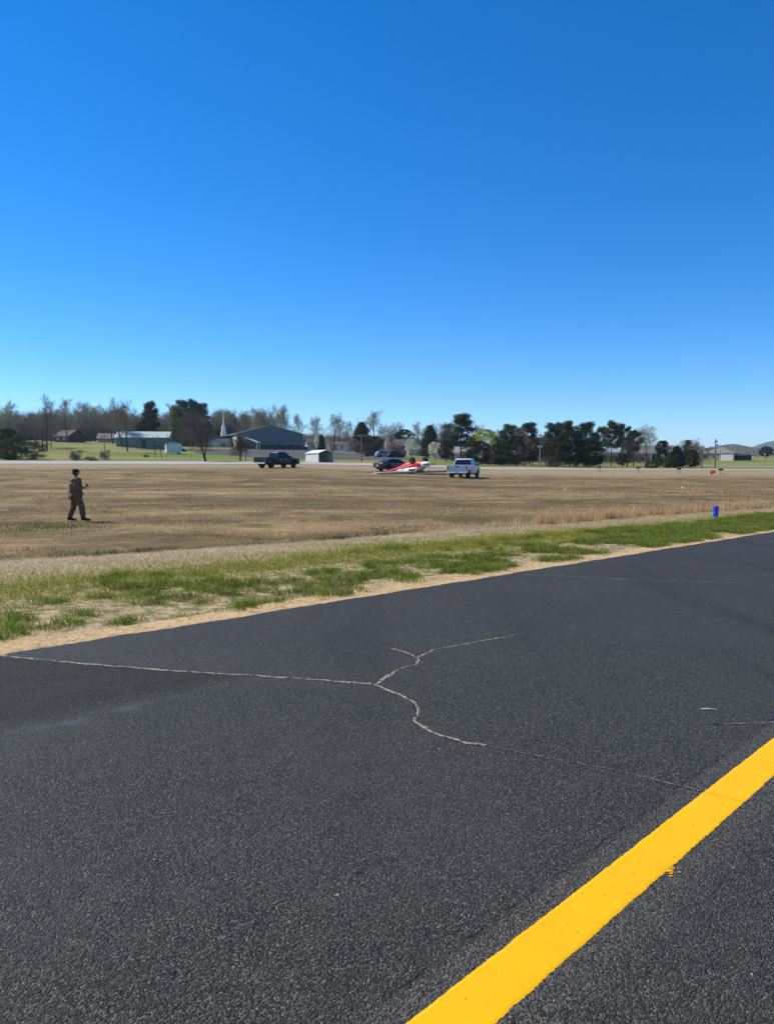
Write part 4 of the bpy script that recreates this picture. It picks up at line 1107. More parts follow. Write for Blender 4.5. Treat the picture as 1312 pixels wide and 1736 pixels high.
# ------------------------------------------------------------------ vegetation
class Tri:
    def __init__(self): self.V = []; self.F = []; self.n = 0
    def add(self, V, F):
        self.V.append(np.asarray(V, float)); self.F.append(np.asarray(F, int) + self.n); self.n += len(V)
    def tube(self, p0, p1, r0, r1, n=4):
        p0 = np.array(p0); p1 = np.array(p1); d = p1 - p0; d = d / (np.linalg.norm(d) + 1e-9)
        a = np.cross(d, [0.3, 0.9, 0.1]); a /= np.linalg.norm(a) + 1e-9; b = np.cross(d, a)
        th = np.arange(n) * 2 * np.pi / n
        c = np.outer(np.cos(th), a) + np.outer(np.sin(th), b)
        V = np.concatenate([p0 + c * r0, p1 + c * r1]); i = np.arange(n); j = (i + 1) % n
        self.add(V, np.concatenate([np.stack([i, j, j + n], 1), np.stack([i, j + n, i + n], 1)]))
    def twig(self, p0, p1, w):
        p0 = np.array(p0); p1 = np.array(p1); d = p1 - p0
        a = np.cross(d, [math.sin(self.n * 1.7), math.sin(self.n * 2.9 + 1), math.sin(self.n * 4.3 + 2)]); a /= np.linalg.norm(a) + 1e-9
        self.add([p0 - a * w / 2, p0 + a * w / 2, p1], [[0, 1, 2]])
    def leaves(self, C, size, rg, out=None, up=.2):
        """triangles centred on C, normals turned roughly outwards"""
        n = len(C)
        nrm = rg.normal(size=(n, 3)); nrm /= np.linalg.norm(nrm, axis=1)[:, None]
        if out is not None: nrm = nrm * .8 + out
        nrm[:, 2] += up; nrm /= np.linalg.norm(nrm, axis=1)[:, None] + 1e-9
        a = np.cross(nrm, rg.normal(size=(n, 3))); a /= np.linalg.norm(a, axis=1)[:, None] + 1e-9
        b = np.cross(nrm, a); s = (size * (.6 + .8 * rg.random(n)))[:, None]
        V = np.stack([C + a * s, C - a * s * .5 + b * s * .6, C - a * s * .5 - b * s * .6], 1).reshape(-1, 3)
        self.add(V, np.arange(3 * n).reshape(-1, 3))
    def mesh(self, name, mat): return fast_mesh(name, np.concatenate(self.V), np.concatenate(self.F), mat)

BARK = plain('grey_brown_bark', (.105, .085, .068), .95, .1, scale=5, var=.35)
DBARK = plain('dark_bark', (.055, .043, .035), .95, .1, scale=5, var=.35)
TWIG = leafy('bare_twigs', (.205, .155, .105), (.33, .26, .175), .0)
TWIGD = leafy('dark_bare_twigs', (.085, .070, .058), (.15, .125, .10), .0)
TWIGP = leafy('pale_budding_twigs', (.27, .25, .17), (.40, .365, .25), .15)
TWIGR = leafy('reddish_budding_twigs', (.18, .125, .10), (.27, .19, .15), .1)
BUD = leafy('young_green_buds', (.20, .215, .07), (.32, .32, .12), .3)
PINE = leafy('pine_needles', (.032, .046, .018), (.080, .102, .038), .25)
CEDAR = leafy('cedar_foliage', (.018, .026, .012), (.048, .060, .024), .15)
OLIVE = leafy('olive_evergreen', (.040, .048, .018), (.085, .090, .032), .2)
SPRING = leafy('bright_spring_leaf', (.20, .24, .022), (.36, .38, .040), .35)
SPRINGD = leafy('soft_spring_leaf', (.11, .125, .030), (.20, .20, .055), .3)
PEAR = leafy('white_blossom', (.46, .47, .36), (.78, .76, .64), .3)
PINKB = leafy('dusky_pink_blossom', (.22, .12, .115), (.34, .20, .18), .25)

def rdir(rg, up):
    a = rg.random() * 2 * np.pi; s = math.sin(up); return np.array([math.cos(a) * s, math.sin(a) * s, math.cos(up)])
def bare_meshes(name, seed, H=14., spread=.75, lead=.92, stems=1, bark=BARK, twig=TWIG, tw=.045, limbs=11, buds=0, budmat=None, budsize=.14, low=.22, thick=1.0):
    rg = np.random.default_rng(seed); T = Tri(); Cn = Tri(); tips = []
    def grow(p, d, L, r, lv):
        segs = 4 if lv == 0 else 3
        q = np.array(p); dd = d / np.linalg.norm(d); pts = [q]
        for i in range(segs):
            dd = dd + rg.normal(size=3) * (.06 if lv == 0 else .16); dd[2] += .05 if lv < 3 else .02
            dd /= np.linalg.norm(dd); q = q + dd * L / segs; pts.append(q)
        for i in range(segs):
            f0, f1 = 1 - i / segs * .75, 1 - (i + 1) / segs * .75
            if lv <= 1: T.tube(pts[i], pts[i + 1], r * f0, r * f1, 6 if lv == 0 else 4)
            elif lv == 2: Cn.tube(pts[i], pts[i + 1], r * f0, r * f1, 3)
            else: Cn.twig(pts[i], pts[i + 1] + (pts[i + 1] - pts[i]) * .3, max(tw * 1.5, r * 2) * f0)
        if lv >= 3: tips.append(pts[-1])
        if lv == 4: return
        n = (limbs, 7, 6, 6)[lv]
        for k in range(n):
            u = (low + (1 - low) * (k + rg.random()) / n) if lv == 0 else .2 + .8 * (k + rg.random()) / n
            x = min(u * segs, segs - 1e-3); i = int(x); b = pts[i] + (pts[i + 1] - pts[i]) * (x - i)
            if lv == 0:
                ang = spread * (1.15 - .65 * u) * (.75 + .5 * rg.random()); nd = rdir(rg, ang); nl = L * (.62 - .36 * u) * (.8 + .4 * rg.random())
                nr = r * (1 - u * .7) * .42
            else:
                nd = dd * .75 + rg.normal(size=3) * .62; nd[2] += .15
                nl = L * (.62 - .22 * u) * (.7 + .6 * rg.random()); nr = r * .42
            grow(b, nd, nl, max(nr, .008), lv + 1)
    for s_ in range(stems):
        lean = rdir(rg, (.05 if stems == 1 else .25) * (.5 + rg.random()))
        grow(np.array([rg.normal() * .25 * (stems > 1), rg.normal() * .25 * (stems > 1), -.4]), lean, H * lead * (1 if s_ == 0 else .7 + .3 * rg.random()), H * .021 * thick * (1 if stems == 1 else .75), 0)
    out = [('trunk', T.mesh(name + '_trunk', bark)), ('crown', Cn.mesh(name + '_crown', twig))]
    if buds:
        tp = np.array(tips); ii = rg.integers(0, len(tp), buds); B = Tri()
        B.leaves(tp[ii] + rg.normal(size=(buds, 3)) * .28 * H / 14, budsize, rg)
        out.append(('foliage', B.mesh(name + '_foliage', budmat)))
    allv = np.concatenate(T.V + Cn.V); top = np.percentile(allv[:, 2], 99.9)
    wid = 2 * np.percentile(np.hypot(allv[:, 0], allv[:, 1]), 95)
    return out, top, wid
def cloud_meshes(name, seed, H=10., W=6., shape='cone', mat=CEDAR, bark=DBARK, clumps=190, per=100, leaf=.15, clear=.06, gap=.0, cr=.11):
    rg = np.random.default_rng(seed); T = Tri(); Cn = Tri()
    T.tube((0, 0, -.4), (0, 0, H * .45), H * .018, H * .012, 6); T.tube((0, 0, H * .45), (rg.normal() * .1, rg.normal() * .1, H * .9), H * .012, H * .004, 5)
    lob = rg.random(6) * 6.28
    for i in range(clumps):
        u = rg.random() ** .9
        if shape == 'cone': rad = (1 - u) ** .75 * (.35 + .65 * min(1, u * 5 + .35))
        elif shape == 'ball': rad = math.sqrt(max(0, 1 - (2 * u - 1) ** 2)) ** .9
        elif shape == 'drop': rad = math.sin(math.pi * min(1, (u ** .72))) ** .85
        else: rad = (math.sqrt(max(0, 1 - (1.8 * u - .8) ** 2))) ** .8
        a = rg.random() * 6.283
        rad *= 1 + .16 * math.sin(2 * a + lob[0] + u * 5) + .12 * math.sin(5 * a + lob[1] - u * 9)
        rr = W / 2 * rad * (.45 + .55 * rg.random() ** .4)
        c = np.array([math.cos(a) * rr, math.sin(a) * rr, H * clear + u * H * (1 - clear)])
        if i % 5 == 0: T.twig((0, 0, c[2] * .8 + H * .02), c, .07)
        k = int(per * (.6 + .8 * rg.random()))
        o = rg.normal(size=(k, 3)); o /= np.linalg.norm(o, axis=1)[:, None]
        rad_ = cr * H * (.6 + .7 * rg.random()) * (.7 if u > .85 else 1)
        P = c + o * rad_ * (rg.random((k, 1)) ** .45) * np.array([1, 1, .7])
        outw = o * .6 + np.array([math.cos(a), math.sin(a), .5]) * .6
        P[:, 2] = np.clip(P[:, 2], .05, H * 1.01)
        Cn.leaves(P, leaf, rg, outw)
    return [('trunk', T.mesh(name + '_trunk', bark)), ('crown', Cn.mesh(name + '_crown', mat))], H * .99, W
def pine_meshes(name, seed, H=16., W=8., clear=.42, mat=PINE, limbs=20, per=125, round_=True):
    rg = np.random.default_rng(seed); T = Tri(); Cn = Tri()
    p = np.array([0, 0, -.4]); ax = [p]; d = np.array([rg.normal() * .03, rg.normal() * .03, 1.])
    for i in range(6):
        d = d + np.array([rg.normal() * .03, rg.normal() * .03, 0]); d /= np.linalg.norm(d); ax.append(ax[-1] + d * (H + .1) / 6)
    for i in range(6): T.tube(ax[i], ax[i + 1], H * .016 * (1 - i / 7), H * .016 * (1 - (i + 1) / 7), 6)
    def axis(u): x = min(u * 6, 5.999); i = int(x); return ax[i] + (ax[i + 1] - ax[i]) * (x - i)
    for k in range(limbs):
        v = (k + rg.random()) / limbs; u = clear + (1 - clear) * v
        prof = (math.sin(math.pi * (.22 + .72 * v)) ** .8) if round_ else (1 - v) ** .6
        L = W / 2 * prof * (.65 + .5 * rg.random()); a = k * 2.4 + rg.normal() * .4
        b = axis(u * .985); up = .15 + .5 * v
        e = b + np.array([math.cos(a) * L, math.sin(a) * L, L * up * .6])
        T.tube(b, e, H * .004, H * .0015, 3)
        for j in range(4):
            f = .45 + .6 * (j + rg.random() * .6) / 4
            c = b + (e - b) * min(f, 1.05) + rg.normal(size=3) * .05 * W * np.array([1, 1, .5])
            n = int(per * (.6 + .7 * rg.random())); o = rg.normal(size=(n, 3)); o /= np.linalg.norm(o, axis=1)[:, None]
            P = c + o * (.105 * W + .045 * H) * (.65 + .5 * rg.random()) * rg.random((n, 1)) ** .4 * np.array([1, 1, .72])
            Cn.leaves(P, .21 * H / 16, rg, o * .7 + np.array([0, 0, .4]))
    c = axis(.95); n = per; o = rg.normal(size=(n, 3)); o /= np.linalg.norm(o, axis=1)[:, None]
    Cn.leaves(c + o * .13 * W * rg.random((n, 1)) ** .4 + np.array([0, 0, -.03 * H]), .26 * H / 16, rg, o)
    return [('trunk', T.mesh(name + '_trunk', DBARK)), ('crown', Cn.mesh(name + '_crown', mat))], H * 1.02, W

LIB = {}
LIB['bare'] = [bare_meshes('bare_tree', s, spread=sp_, limbs=lm) for s, sp_, lm in ((1, .8, 11), (2, .62, 12), (3, .95, 10), (4, .7, 12))]
LIB['tall'] = [bare_meshes('tall_bare_tree', s, spread=.55, limbs=12, low=.3, twig=TWIG, bark=DBARK, tw=.04) for s in (11, 12)]
LIB['dark'] = [bare_meshes('dark_bare_tree', s, spread=.95, limbs=12, stems=3, low=.25, bark=DBARK, twig=TWIGD, tw=.05) for s in (21, 22)]
LIB['pale'] = [bare_meshes('budding_tree', s, spread=.6, limbs=11, twig=TWIGP, tw=.05, buds=1700, budmat=BUD, budsize=.13) for s in (31, 32, 33)]
LIB['red'] = [bare_meshes('reddish_tree', s, spread=.85, limbs=10, twig=TWIGR, tw=.055) for s in (41,)]
LIB['green'] = [bare_meshes('leafing_tree', s, spread=.75, limbs=11, twig=TWIG, bark=DBARK, buds=6500, budmat=SPRINGD, budsize=.17) for s in (51,)]
LIB['thin'] = [bare_meshes('thin_tree', s, spread=.5, limbs=5, tw=.03, bark=DBARK, twig=TWIGD, thick=.8) for s in (61, 62)]
LIB['pine'] = [pine_meshes('pine', s, clear=cl, limbs=lm) for s, cl, lm in ((71, .45, 20), (72, .35, 24), (73, .5, 18), (74, .3, 26))]
LIB['cedar'] = [cloud_meshes('cedar', 81, 10, 5.5, 'cone'), cloud_meshes('cedar', 82, 10, 7.5, 'round', clear=.07, clumps=190), cloud_meshes('cedar', 83, 10, 8, 'ball', clear=.20, clumps=150)]
LIB['olive'] = [cloud_meshes('olive_shrub', 91, 5, 7, 'round', OLIVE, clumps=240, per=120, leaf=.075, cr=.14, clear=.0)]
LIB['spring'] = [cloud_meshes('spring_tree', 95, 10, 9, 'round', SPRING, clumps=150, per=50, leaf=.2, clear=.12)]
LIB['pear'] = [cloud_meshes('blossom_tree', 97, 8, 5, 'drop', PEAR, clumps=120, per=50, leaf=.13, clear=.16, cr=.10), cloud_meshes('blossom_tree', 98, 8, 5.6, 'round', PEAR, clumps=120, per=45, leaf=.13, clear=.2, cr=.10)]
LIB['pink'] = [cloud_meshes('pink_tree', 99, 5, 6, 'round', PINKB, clumps=110, per=40, leaf=.12, clear=.2, cr=.13)]
LIB['brush'] = [bare_meshes('brush', s, H=4, spread=1.1, limbs=8, stems=4, twig=TWIG, tw=.03, low=.08) for s in (101, 102)]
NAMES = dict(bare='bare_tree', tall='bare_tree', dark='bare_tree', pale='budding_tree', red='reddish_tree', green='leafing_tree', thin='sapling', pine='pine_tree', cedar='cedar_tree',
             olive='bush', spring='spring_tree', pear='blossom_tree', pink='blossom_tree', brush='brush_shrub')
prg = np.random.default_rng(5)
def plant(kind, px, top, Y=None, base=None, wpx=None, label=None, group=None, v=None, cat='tree', name=None):
    """stand a plant where the photo shows it: height from its top row, width from its breadth"""
    if base is not None: g = hit(px, base, 131.0) if Y is None else on_ground(px, Y)
    else: g = on_ground(px, Y)
    parts, h0, w0 = LIB[kind][(v if v is not None else int(prg.integers(0, 99))) % len(LIB[kind])]
    H = at(px, top, g.y).z - g.z
    sz = H / h0
    sx = (wpx / FPX * g.y / w0) if wpx else sz * (.9 + .25 * prg.random())
    root = empty(name or NAMES[kind], g, float(prg.random() * 6.28)); root.scale = (sx, sx, sz)
    tag(root, label, cat, group)
    for pn, me in parts: link(pn, me, root)
    return root
# -- the left-hand lawn and wood edge
plant('pale', 14, 678, 215, wpx=46, label='pale budding tree at the far left above the big bush', v=0)
plant('tall', 80, 668, base=763.5, wpx=44, label='tallest bare tree on the left lawn, straight dark trunk', v=0)
plant('bare', 72, 690, base=760, wpx=66, label='spreading bare tree just left of the tallest lawn tree', v=2)
plant('bare', 87, 722, base=761, wpx=34, label='small bare tree just right of the tallest lawn tree', v=0)
plant('pale', 115, 674, 232, wpx=44, label='pale budding tree rising behind the dark gable house', v=1)
plant('bare', 192, 690, base=753, wpx=40, label='bare tree, farthest left of the lawn row before the green house', v=1)
plant('tall', 200, 684, base=756, wpx=36, label='slim bare tree, second in the row before the green house', v=1)
plant('bare', 208, 674, base=758, wpx=56, label='bare tree, third and tallest of the row before the green house', v=3)
plant('tall', 216, 676, base=765, wpx=46, label='bare tree nearest the field in the row before the green house', v=0)
plant('pine', 257, 680, 225, wpx=34, label='lone pine with bare lower trunk behind the green-roofed house', v=0)
plant('cedar', 246, 715, 232, wpx=34, label='dark evergreen below the lone pine behind the green-roofed house', v=1)
plant('green', 294, 686, 212, wpx=62, label='yellow-green leafing tree behind the little white shed', v=0)
for px, tp, lb, v in ((308, 676, 'dark pine behind the yellow-green tree, leftmost of its clump', 1), (328, 677, 'dark pine in the clump behind the bare tree, tallest crown', 3), (346, 682, 'dark pine in the clump, next to the church side', 1)):
    plant('pine', px, tp, 288, wpx=32, label=lb, v=v)
plant('dark', 349, 690, base=782.5, wpx=74, label='dark many-stemmed bare tree by the runway, left of the church', v=0)
plant('thin', 263, 735, base=776, wpx=20, label='thin bare sapling standing left of the little white shed', v=0)
plant('thin', 283, 735, base=777, wpx=14, label='thin sapling in front of the little white shed', v=1)
plant('thin', 275, 742, base=777, wpx=20, label='leaning sapling between the two by the white shed', v=0)
plant('thin', 325, 745, base=778, wpx=14, label='slender sapling between the shed and the dark bare tree', v=1)
plant('dark', 408, 737, base=781, wpx=34, label='small dark bare tree before the church corner', v=1)
plant('thin', 416, 742, base=781, wpx=18, label='slim sapling close beside the church corner tree', v=0)
plant('olive', 36, 742, base=779, wpx=72, label='big dark green bush at the left edge by the runway', cat='bush')
plant('olive', 12, 728, base=778, wpx=44, label='tall dark bush cut by the left edge of the picture', cat='bush')
plant('brush', 130, 762, base=780, wpx=22, label='scrubby low shrub by the runway behind the person', cat='bush', v=0)
plant('brush', 126, 768, base=781, wpx=14, label='smaller scrubby shrub touching the one behind the person', cat='bush')
plant('brush', 179, 762, base=780, wpx=20, label='twiggy grey shrub at the foot of the thin utility pole', cat='bush')
plant('brush', 152, 773, base=781, wpx=30, label='flat tangle of brush beside the runway', cat='bush', v=1)
plant('olive', 248, 771, base=775, wpx=10, label='small dark clump on the lawn left of the shed', cat='bush')
# -- the left wood: trees nothing tells apart
def wood(n, x0, x1, tops, Y0, Y1, kinds, label, group, seed):
    g = np.random.default_rng(seed)
    for i in range(n):
        px = x0 + (x1 - x0) * (i + g.random()) / n
        plant(kinds[int(g.integers(0, len(kinds)))], px, np.interp(px, tops[0], tops[1]) + g.normal() * 6, Y0 + (Y1 - Y0) * g.random(), label=label, group=group, wpx=None)
wood(64, -60, 395, ([-60, 30, 70, 140, 170, 200, 240, 300, 395], [690, 702, 698, 690, 686, 692, 698, 702, 697]), 290, 345, ('bare', 'pale', 'bare', 'pale', 'tall', 'bare', 'pale'), 'bare grey-brown tree in the wood closing the left lawn', 'bare trees of the left wood', 1)
wood(26, -60, 345, ([-60, 345], [708, 712]), 248, 285, ('bare', 'bare', 'brush'), 'lower bare tree at the edge of the left wood', 'low bare trees at the wood edge', 11)
# -- behind the church and over to the right
wood(22, 366, 470, ([366, 400, 440, 470], [699, 697, 698, 700]), 285, 335, ('bare', 'pale', 'tall'), 'bare budding tree in the wood behind the church roof', 'bare trees behind the church', 2)
plant('pale', 452, 692, 290, wpx=26, label='pale budding tree over the church ridge, leftmost of the tall ones', v=2)
plant('pale', 472, 687, 285, wpx=34, label='tall pale budding tree above the church gable peak', v=0)
plant('pale', 488, 685, 290, wpx=36, label='tallest pale budding tree above the right church roof slope', v=1)
plant('pale', 510, 700, 280, wpx=34, label='pale budding tree rising at the right church eave', v=2)
plant('pale', 530, 703, 285, wpx=36, label='pale budding tree standing above the carport', v=0)
plant('cedar', 545, 737, 262, wpx=16, label='small olive evergreen right behind the carport roof', v=0)
plant('tall', 565, 697, 255, wpx=30, label='dark-trunked bare tree, tallest between carport and cedar', v=1)
plant('tall', 574, 703, 262, wpx=26, label='second dark-trunked bare tree beside the tall one', v=0)
plant('bare', 592, 711, 285, wpx=38, label='pale grey bare tree left of the pointed cedar', v=1)
plant('pale', 637, 695, 262, wpx=54, label='round-headed pale budding tree standing above the car park', v=1)
plant('bare', 660, 716, 290, wpx=36, label='grey bare tree right of the round-headed budding tree', v=3)
plant('cedar', 613, 717, 238, wpx=40, label='pointed dark cedar behind the car park drive', v=0)
plant('cedar', 634, 740, 228, wpx=32, label='low spreading dark cedar behind the parked cars', v=2)
plant('olive', 625, 752, 218, wpx=30, label='low olive bush behind the parked cars', cat='bush')
plant('pink', 601, 745, 225, wpx=26, label='purplish budding shrub at the foot of the pointed cedar', cat='bush')
plant('pink', 565, 752, 226, wpx=14, label='reddish shrub by the little white cottage', cat='bush')
plant('pink', 670, 750, 205, wpx=26, label='dusky pink blossom tree above the silver car')
plant('pear', 657, 743, 212, wpx=12, label='narrow white blossom tree beside the pink blossom', v=0)
plant('pear', 537, 732, 250, wpx=9, label='narrow white blossom tree just behind the carport', v=0)
plant('cedar', 685, 729, 252, wpx=38, label='rounded dark evergreen over the blue-grey house', v=2)
wood(9, 668, 770, ([668, 690, 720, 770], [717, 713, 716, 722]), 275, 320, ('bare', 'pale', 'tall'), 'bare tree in the far row behind the blossom trees', 'bare trees behind the blossom trees', 3)
plant('pear', 699, 739, 196, wpx=24, label='white blossom tree with pointed crown behind the plane', v=0)
plant('pear', 738, 750, 178, wpx=25, label='rounded white blossom tree left of the white pickup', v=1)
plant('cedar', 729, 722, 215, wpx=36, label='dark conical cedar between the two white blossom trees', v=0)
plant('cedar', 756, 748, 172, wpx=26, label='dark cedar just right of the rounded blossom tree', v=2)
plant('dark', 756, 716, 200, wpx=36, label='bare twiggy tree left of the big pine', v=1)
plant('pine', 781, 700, 186, wpx=56, label='big rounded pine above the white pickup', v=1)
plant('cedar', 808, 748, 158, wpx=46, label='broad dark cedar behind the cab of the white pickup', v=1)
plant('spring', 822, 729, 196, wpx=58, label='bright yellow-green spring tree right of the big pine')
plant('pale', 812, 718, 215, wpx=40, label='pale budding tree above the yellow-green tree', v=2)
plant('pink', 832, 762, 160, wpx=14, label='small pink blossom bush by the pinkish house', cat='bush')
# -- dark pine and cedar grove
for px, tp, w_, Y, v, lb in ((850, 728, 30, 190, 1, 'pine at the left end of the dark grove'), (864, 719, 38, 180, 3, 'pine second from the left in the dark grove'), (897, 715, 40, 182, 1, 'pine above the pale pole in the dark grove'),
                         (934, 717, 34, 178, 3, 'pine left of the pair in the middle of the dark grove'), (947, 716, 28, 182, 0, 'narrow pine in the middle of the dark grove'), (960, 712, 34, 176, 1, 'tallest pine of the dark grove'),
                         (994, 715, 44, 172, 3, 'broad-headed pine at the right end of the dark grove'), (1018, 722, 26, 176, 2, 'slim open pine right of the dark grove'),
                         (1036, 713, 30, 166, 0, 'open pine with long bare trunk, tallest of the loose group'), (1056, 717, 32, 172, 2, 'open pine in the middle of the loose group'), (1073, 729, 34, 168, 0, 'open pine at the right of the loose group')):
    plant('pine', px, tp, Y, wpx=w_, label=lb, v=v)
for px, tp, w_, Y, v, lb in ((848, 752, 38, 165, 1, 'dark cedar at the left foot of the grove'), (876, 740, 52, 158, 1, 'broad dark cedar left of the pale pole'), (902, 748, 40, 166, 2, 'dark cedar right behind the pale pole'),
                         (944, 742, 46, 160, 2, 'dark cedar in the middle of the grove'), (966, 731, 56, 154, 1, 'largest black-green cedar of the grove'), (1000, 744, 44, 152, 1, 'dense dark cedar at the right end of the grove'),
                         (1054, 768, 20, 148, 2, 'small dark cedar under the loose pines'), (1146, 757, 34, 145, 0, 'dark conical cedar near the slender pole'), (1122, 748, 24, 150, 1, 'dark ragged evergreen left of the conical cedar'),
                         (1170, 762, 28, 148, 1, 'dark evergreen between conical cedar and tall pole')):
    plant('cedar', px, tp, Y, wpx=w_, label=lb, v=v)
plant('red', 924, 732, 168, wpx=50, label='reddish-brown bare tree in front of the dark grove', v=0)
plant('bare', 882, 722, 176, wpx=46, label='grey bare tree among the pines left of the pole', v=0)
plant('red', 890, 738, 154, wpx=46, label='rusty bare tree before the broad dark cedar', v=0)
plant('pale', 978, 728, 190, wpx=34, label='pale leafing tree showing between the grove pines', v=0)
plant('olive', 938, 774, 150, wpx=26, label='olive bush at the foot of the grove by the pole', cat='bush')
plant('pale', 1097, 719, 196, wpx=56, label='pale round budding tree right of the loose pines', v=0)
plant('dark', 1062, 745, 158, wpx=40, label='twiggy grey bare tree under the loose pines', v=0)
plant('olive', 1105, 781, 142, wpx=26, label='low dark bush under the pale round tree', cat='bush')
plant('olive', 1136, 772, 146, wpx=24, label='dark bush at the foot of the conical cedar', cat='bush')
plant('pine', 1163, 745, 225, wpx=20, label='round-topped pine above the cream cottage', v=1)
plant('red', 1190, 756, 146, wpx=34, label='rusty bare tree next to the tall dark pole', v=0)
plant('red', 1177, 752, 152, wpx=30, label='brownish bare tree left of the rusty one', v=0)
plant('tall', 1176, 742, 170, wpx=26, label='thin-twigged bare tree above the brownish one', v=1)
plant('dark', 1247, 768, 228, wpx=16, label='small bare tree right of the hip-roofed house', v=0)
wood(9, 1105, 1200, ([1105, 1200], [756, 756]), 285, 330, ('bare', 'red'), 'hazy bare tree on the skyline behind the cottages', 'bare trees behind the cottages', 4)
wood(14, 840, 1100, ([840, 1100], [740, 745]), 230, 290, ('bare', 'red', 'cedar'), 'tree glimpsed through the gaps of the grove', 'trees behind the grove', 6)
plant('cedar', 1298, 757, 260, wpx=22, label='dark evergreen at the right edge before the ridge', v=2)
# undergrowth closing the view under the wood
def brush_mass(name, label, boxes, n, mat, seed, hmax):
    g = np.random.default_rng(seed); V = []
    for (x0, x1, Y0, Y1, h) in boxes:
        px = x0 + (x1 - x0) * g.random(n); Y = Y0 + (Y1 - Y0) * g.random(n)
        X = (px - 656) / FPX * Y * 1.0; Z = height(X, Y)
        L = h * (.4 + .6 * g.random(n)); d = g.normal(size=(n, 3)) * .35; d[:, 2] = 1
        b = np.stack([X, Y, Z + g.random(n) * h * .5], 1); w = g.normal(size=(n, 3)); w[:, 2] *= .2; w *= (.07 / np.linalg.norm(w, axis=1))[:, None]
        V.append(np.stack([b - w, b + w, b + d * (L * .6)[:, None]], 1).reshape(-1, 3))
    V = np.concatenate(V)
    o = link(name, fast_mesh(name, V, np.arange(len(V)).reshape(-1, 3), mat)); tag(o, label, 'undergrowth', kind='stuff')
brush_mass('undergrowth', 'grey brush under the left wood', [(-80, 350, 250, 288, 11.0), (345, 400, 292, 300, 9.0)], 38000, TWIG, 1, 4)
brush_mass('undergrowth', 'grey brush behind the church and houses', [(370, 860, 292, 325, 7.0)], 36000, TWIG, 2, 4)
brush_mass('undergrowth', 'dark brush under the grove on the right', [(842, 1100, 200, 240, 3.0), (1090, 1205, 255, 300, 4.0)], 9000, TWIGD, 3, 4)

# far wooded ridge and mountain at the right
def ridge(name, label, Y, prof, depth, mat, cover=None, kindn='hill'):
    px = np.linspace(prof[0][0], prof[-1][0], 90); rg = np.random.default_rng(int(Y))
    ty = np.interp(px, [q[0] for q in prof], [q[1] for q in prof]); ty = ty + np.convolve(rg.normal(size=90), np.ones(5) / 5, 'same') * .5
    V = []; rows = 10
    for x, y in zip(px, ty):
        top = at(x, y, Y).z
        for j in range(rows):
            u = j / (rows - 1); Yj = Y - depth * (1 - u); xx = ray(x, 790).x / ray(x, 790).y * Yj
            V.append((xx, Yj, -2 + (top + 2) * math.sin(u * math.pi / 2) ** 1.2))
        V.append((ray(x, 790).x / ray(x, 790).y * (Y + depth), Y + depth, -5))
    n = rows + 1; F = [(i * n + j, (i + 1) * n + j, (i + 1) * n + j + 1, i * n + j + 1) for i in range(89) for j in range(n - 1)]
    o = link(name, fast_mesh(name, V, F, mat, smooth_=True)); tag(o, label, 'hill', kind='structure')
    return o, np.array(V).reshape(90, n, 3)
RIDGE = leafy('wooded_ridge_ground', (.15, .13, .08), (.22, .19, .12), 0, .02)
FARW = leafy('far_wood_twigs', (.17, .15, .095), (.29, .245, .155), .2, .05)
def ridge_wood(name, label, grid, n, h, size, seed):
    g = np.random.default_rng(seed); a = g.random(n) * 88.9; b = 1 + g.random(n) * 8; i = a.astype(int); j = np.minimum(b.astype(int), 8)
    u = (a - i)[:, None]; v = (b - j)[:, None]
    P = (grid[i, j] * (1 - u) + grid[i + 1, j] * u) * (1 - v) + (grid[i, j + 1] * (1 - u) + grid[i + 1, j + 1] * u) * v
    P = P + np.stack([g.normal(size=n) * 2, g.normal(size=n) * 2, h * g.random(n)], 1)
    T = Tri(); T.leaves(P, size, g, None, .4)
    o = link(name, T.mesh(name, FARW)); tag(o, label, 'wood', kind='stuff')
_, gr = ridge('hill', 'low wooded ridge beyond the house', 1400, [(1080, 792), (1130, 782), (1170, 773), (1200, 767), (1240, 761), (1275, 767), (1312, 772), (1420, 772), (1600, 778)], 420, RIDGE)
ridge_wood('far_woodland', 'distant brown wood covering the low ridge', gr, 90000, 9, 1.3, 1)
MTN = leafy('mountain_forest', (.05, .06, .035), (.09, .095, .05), 0, .004)
ridge('mountain', 'long mountain on the horizon at the right', 3400, [(1120, 790), (1200, 764), (1250, 761), (1275, 757), (1295, 750), (1312, 746.5), (1380, 742), (1480, 746), (1700, 760)], 700, MTN)

# ------------------------------------------------------------------ grass
def blades(P, H, W, lean, g, tint):
    """two-triangle blades standing at P"""
    n = len(P); a = g.random(n) * 6.283
    w = np.stack([np.cos(a), np.sin(a), np.zeros(n)], 1) * (W / 2)[:, None]
    b = g.random(n) * 6.283; l = np.stack([np.cos(b), np.sin(b), np.zeros(n)], 1) * (lean * H)[:, None]
    up = np.array([0, 0, 1.0]) * H[:, None]
    p1 = P + l * .35 + up * .6 * 1.0
    p2 = P + l + up * (1 - .35 * np.minimum(1, lean))[:, None]
    V = np.stack([P - w, P + w, p1 + w * .6, p1 - w * .6, p2], 1).reshape(-1, 3)
    i = np.arange(n) * 5
    F = np.concatenate([np.stack([i, i + 1, i + 2], 1), np.stack([i, i + 2, i + 3], 1), np.stack([i + 3, i + 2, i + 4], 1)])
    return V, F, np.repeat(tint, 5, axis=0)
GRASSM = leafy('grass_blades', None, None, .35, attr=True)
def field_pts(s, t):
    X = E0.x + ND.x * s + TD.x * t; Y = E0.y + ND.y * s + TD.y * t
    am = np.where(s > .15, np.where(s < .6, .012, .05), 0.)
    Z = height(X, Y) + am * (vnoise(X, Y, 1.7, 1) - .5) + am * 1.6 * (vnoise(X, Y, .35, 2) - .5)
    return np.stack([X, Y, Z - .006], 1)
